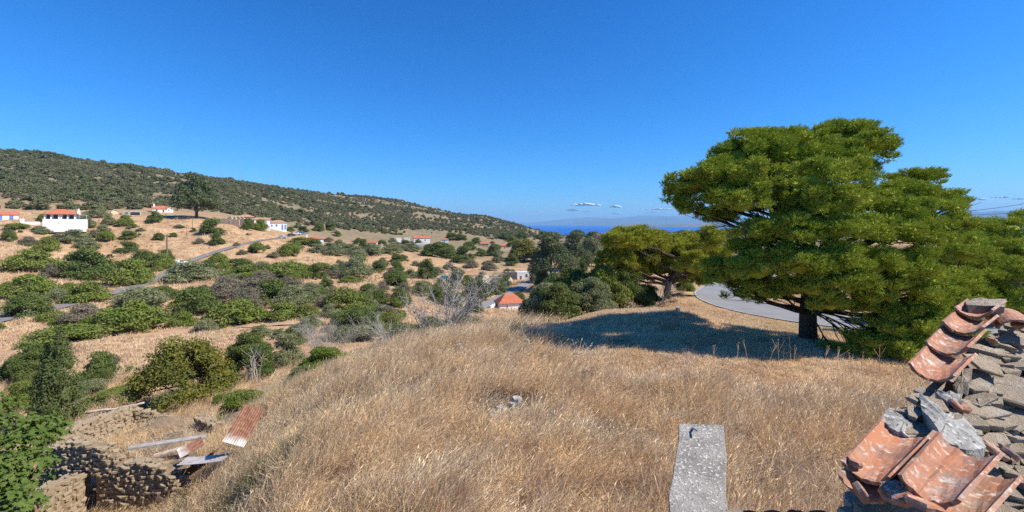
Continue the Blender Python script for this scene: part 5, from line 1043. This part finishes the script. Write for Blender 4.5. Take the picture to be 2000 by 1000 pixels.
# rough cement lumps lying on the wall
def lump(label, pts, th, mat='cement', seed=1, name='cement_chunk', z_up=Vector((0, 0, 1))):
    """a broken slab: outline in plan at its own height, rough edge and underside"""
    r_ = np.random.default_rng(seed); P_ = []
    for i in range(len(pts)):
        a, b2 = pts[i], pts[(i+1) % len(pts)]
        for j in range(4): P_.append(a.lerp(b2, j/4) + Vector(r_.normal(0, .004, 3)))
    c_ = sum(P_, Vector())/len(P_); n = len(P_); V = [c_ + Vector((0, 0, .012))] + [c_.lerp(q, .55) + Vector((0, 0, r_.normal(.006, .003))) for q in P_] + P_ + [q.lerp(c_, .08) - Vector((0, 0, th*r_.uniform(.75, 1.2))) for q in P_] + [c_ - Vector((0, 0, th))]
    Fc = [(0, 1+i, 1+(i+1) % n) for i in range(n)] + [(1+k*n+i, 1+(k+1)*n+i, 1+(k+1)*n+(i+1) % n, 1+k*n+(i+1) % n) for k in range(2) for i in range(n)] + [(1+2*n+i, 1+3*n, 1+2*n+(i+1) % n) for i in range(n)]
    b0 = c_ - Vector((0, 0, th)); o = MB().add([q - b0 for q in V], Fc).build(name, M[mat], None, loc=b0); return tag(o, label, 'rubble')
lump('grey cement slab wedged at a tilt across the broken gable', [px3(1796, 766, 2.12), px3(1842, 800, 2.05), px3(1884, 812, 2.05), px3(1924, 872, 1.88), px3(1888, 880, 1.82), px3(1848, 862, 1.83), px3(1826, 826, 1.92), px3(1800, 800, 2.02)], .07, 'cement', 1)
lump('pale cement patch behind the lower terracotta tile', [px3(1735, 795, 2.1), px3(1768, 808, 2.08), px3(1812, 828, 2.04), px3(1816, 850, 1.97), px3(1780, 856, 1.93), px3(1745, 838, 1.96), px3(1722, 820, 2.02)], .06, 'cement', 2)
lump('small grey cement lump between the two lower tiles', [px3(1722, 938, 1.66), px3(1752, 936, 1.66), px3(1764, 948, 1.63), px3(1758, 962, 1.6), px3(1730, 956, 1.61)], .04, 'cement', 3)
lump('grey cement bed under the lowest tile of the upper run', [px3(1826, 764, 2.2), px3(1866, 766, 2.2), px3(1880, 785, 2.12), px3(1850, 785, 2.12)], .05, 'cement', 4)
lump('rough mortar strip beside the upper tile run', [px3(1862, 752, 2.25), px3(1880, 720, 2.38), px3(1900, 716, 2.38), px3(1890, 745, 2.25), px3(1870, 762, 2.2)], .06, 'mortar', 5, 'mortar_chunk')
lump('flat grey schist slab lying on top of the ridge', [px3(1886, 590, 3.02), px3(1900, 583, 3.25), px3(1966, 584, 3.2), px3(1962, 600, 2.9), px3(1888, 596, 2.92)], .07, 'stone', 6, 'schist_slab')
# concrete beam running out below the eye
c0, c1 = Vector((.66, 1.1, ZC - 1.22)), Vector((1.08, 2.62, ZC - 1.145)); n = 12; r = np.random.default_rng(131); V = []; mb = MB()
for i in range(n+1):
    t_ = i/n; y = 1.1 + 1.52*t_; wl = np.interp(y, [1.1, 2.0, 2.62], [.66, .678, .958]); 
    xl = (np.interp(y, [1.1, 2.02, 2.6], [1290, 1305, 1329]) - 1000)/F*y; xr = (np.interp(y, [1.1, 2.02, 2.6], [1424, 1419, 1414]) - 1000)/F*y; z = ZC - np.interp(y, [1.1, 2.02, 2.6], [1.30, 1.262, 1.145]); je = r.normal(0, .006, 4)
    V += [(xl + .004 + je[0], y, z), (xr - .004 + je[1], y, z), (xr + je[1], y, z - .012), (xr + je[2], y, z - .16), (xl + je[3], y, z - .16), (xl + je[0], y, z - .012)]
V[-6] = (V[-6][0], V[-6][1] + .02, V[-6][2]); V[-1] = (V[-1][0], V[-1][1] + .02, V[-1][2])
Fc = [(6*i+j, 6*i+(j+1) % 6, 6*(i+1)+(j+1) % 6, 6*(i+1)+j) for i in range(n) for j in range(6)] + [(5, 4, 3, 2, 1, 0), tuple(6*n+j for j in range(6))]
b0 = Vector((.9, 1.8, ZC - 1.4)); cbm = thing('concrete_beam', 'pebbled grey concrete beam jutting out over the grass', 'beam', b0)
MB().add([Vector(q) - b0 for q in V], [f[::-1] for f in Fc]).build('slab', M['concrete'], cbm)
MB().tube([px3(1351, 836, 2.63) - b0, px3(1356, 842, 2.55) - b0 + Vector((0, 0, .012)), px3(1364, 846, 2.5) - b0 + Vector((0, 0, .01))], [.006]*3, 6).build('rusty_rod', M['rust'], cbm)
MB().prism([(1.0, 2.1), (1.14, 2.1), (1.14, 2.3), (1.0, 2.3)], -3.6, -.02).build('support_pier', M['mortar'], cbm, loc=(-.0 - b0.x + .0, -b0.y, 0))
# dark lower eave in the shade of the gable
ev = thing('shaded_eave', 'row of barrel tiles below the gable with shade in their dark colour', 'roof', (1.4, 2.4, ZC - 1.7))
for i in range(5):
    u = 1418 + 46*i; put_tile(px3(u, 1058, 2.2) + Vector((0, 0, .0)), px3(u + 6, 1002, 2.62), .15, .15, 240 + i, 0, ev, 'tile', True, 'shaded_tile')
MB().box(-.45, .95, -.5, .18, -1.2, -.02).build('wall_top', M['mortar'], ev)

# ------------------------------------------------------------------ clouds and the air
M['cloud'] = plain('cloud', (.92, .93, .95), (.88, .90, .93), .001, 1, 0, 0, 'pos')
N, L = nt(M['cloud']); tb = N.new('ShaderNodeBsdfTransparent'); ms = N.new('ShaderNodeMixShader'); ms.inputs[0].default_value = .8
# light wanders through a cloud, so its sides are nearly as bright as its top
ge = N.new('ShaderNodeNewGeometry'); vm = N.new('ShaderNodeVectorMath'); vm.operation = 'MULTIPLY_ADD'; vm.inputs[1].default_value = (.15,) * 3; vm.inputs[2].default_value = tuple(SUN); L.new(ge.outputs['Normal'], vm.inputs[0])
vn = N.new('ShaderNodeVectorMath'); vn.operation = 'NORMALIZE'; L.new(vm.outputs[0], vn.inputs[0]); m2 = N.new('ShaderNodeBsdfDiffuse'); m2.inputs[0].default_value = (.93, .94, .96, 1); L.new(vn.outputs[0], m2.inputs['Normal'])
L.new(tb.outputs[0], ms.inputs[1]); L.new(m2.outputs[0], ms.inputs[2]); L.new(ms.outputs[0], N['Material Output'].inputs[0])
r = np.random.default_rng(141)
for i, (u, v, w_, h_) in enumerate(((1142, 401, 50, 6), (1202, 405, 18, 5), (1118, 411, 26, 3.5), (1146, 414, 24, 1.6), (1290, 409, 46, 3.5), (1262, 410, 40, 2), (1204, 417, 18, 2.5), (1276, 416, 50, 1.5), (1078, 412, 12, 1.6), (1053, 414, 14, 1.6), (1920, 390, 13, 4), (1955, 386, 28, 2.6), (1990, 389, 26, 2.6))):
    D = 37500.; c_ = at(u, v, D); k = D/F; nb = int(10 + w_*.5); V_, F_ = [], []; sx = r.uniform(-.5, .5, nb)
    env = 1 - (2*np.abs(sx))**2; C = np.stack([sx*w_*k, r.normal(0, .12, nb)*w_*k, (r.uniform(0, .5, nb))*h_*k*env], 1); q = h_*k*(.25 + .3*env)*r.uniform(.7, 1.1, nb); R = np.stack([q*3.2, q*2.6, q*.62], 1)
    v0, f0 = ico(); mb = MB()
    me = mesh_np('cloud', *join([cores(C, R, 1.0)]), M['cloud'], True); o = obj('cloud', me, None, c_); tag(o, 'small white fair weather cloud low over the sea', 'cloud', 'small clouds low over the sea')
m = bpy.data.materials.new('haze_air'); m.use_nodes = True; N, L = nt(m); N.remove(N['Principled BSDF']); pv = N.new('ShaderNodeVolumePrincipled')
pv.inputs['Color'].default_value = (.36, .66, 1.0, 1); pv.inputs['Density'].default_value = 5.2e-5; pv.inputs['Anisotropy'].default_value = 0.0; L.new(pv.outputs[0], N['Material Output'].inputs['Volume'])
hz_ = MB().box(-41000, 41000, -60, 34600, -140, 730).build('haze', m); hz_['kind'] = 'stuff'

# each valley bush is told apart by its size and by what stands next to it
LOOK = {'D': 'dark green evergreen bush', 'G': 'bright green spreading bush', 'O': 'grey green olive tree', 'K': 'brownish half dry shrub', 'B': 'silvery olive tree'}
lm = [(o.location.copy(), o['label']) for o in coll.objects if o.parent is None and o.get('category') in ('house', 'ruin', 'pole', 'car', 'shed', 'terrace')]
SHORT = lambda l: ' '.join(l.split()[:7])
for o, kd, wm in VAL_BUSH:
    x, y = o.location.x, o.location.y; size = 'large' if wm > 8 else 'middling' if wm > 4 else 'small'
    d, lb = min((math.hypot(q.x - x, q.y - y), l) for q, l in lm)
    dist = lambda P_: float(np.min(np.hypot(P_[:, 0] - x, P_[:, 1] - y)))
    if d < 24: where = 'near the ' + SHORT(lb)
    elif dist(left_road) < 12: where = 'beside the long road up to the village'
    elif dist(mid_road) < 14: where = 'beside the valley road below the grassy slope'
    elif dist(track) < 12: where = 'beside the pale dirt track'
    elif y > 420: where = 'in the far wood below the sea'
    elif y > 230: where = 'at the foot of the scrub hillside'
    elif x < -118: where = 'on the dry slope above the village road'
    elif y > 150: where = 'on the dry field between olive grove and road'
    elif y > 95: where = 'in the thick scrub of the valley floor'
    else: where = 'on the near side of the valley floor'
    o['label'] = ' '.join((size + ' ' + LOOK[kd] + ' ' + where).split()[:16]); o['group'] = LOOK[kd] + ' ' + where

for o in coll.objects:
    if o.parent is None and o.get('category') and not o.get('kind'): o['kind'] = 'thing'
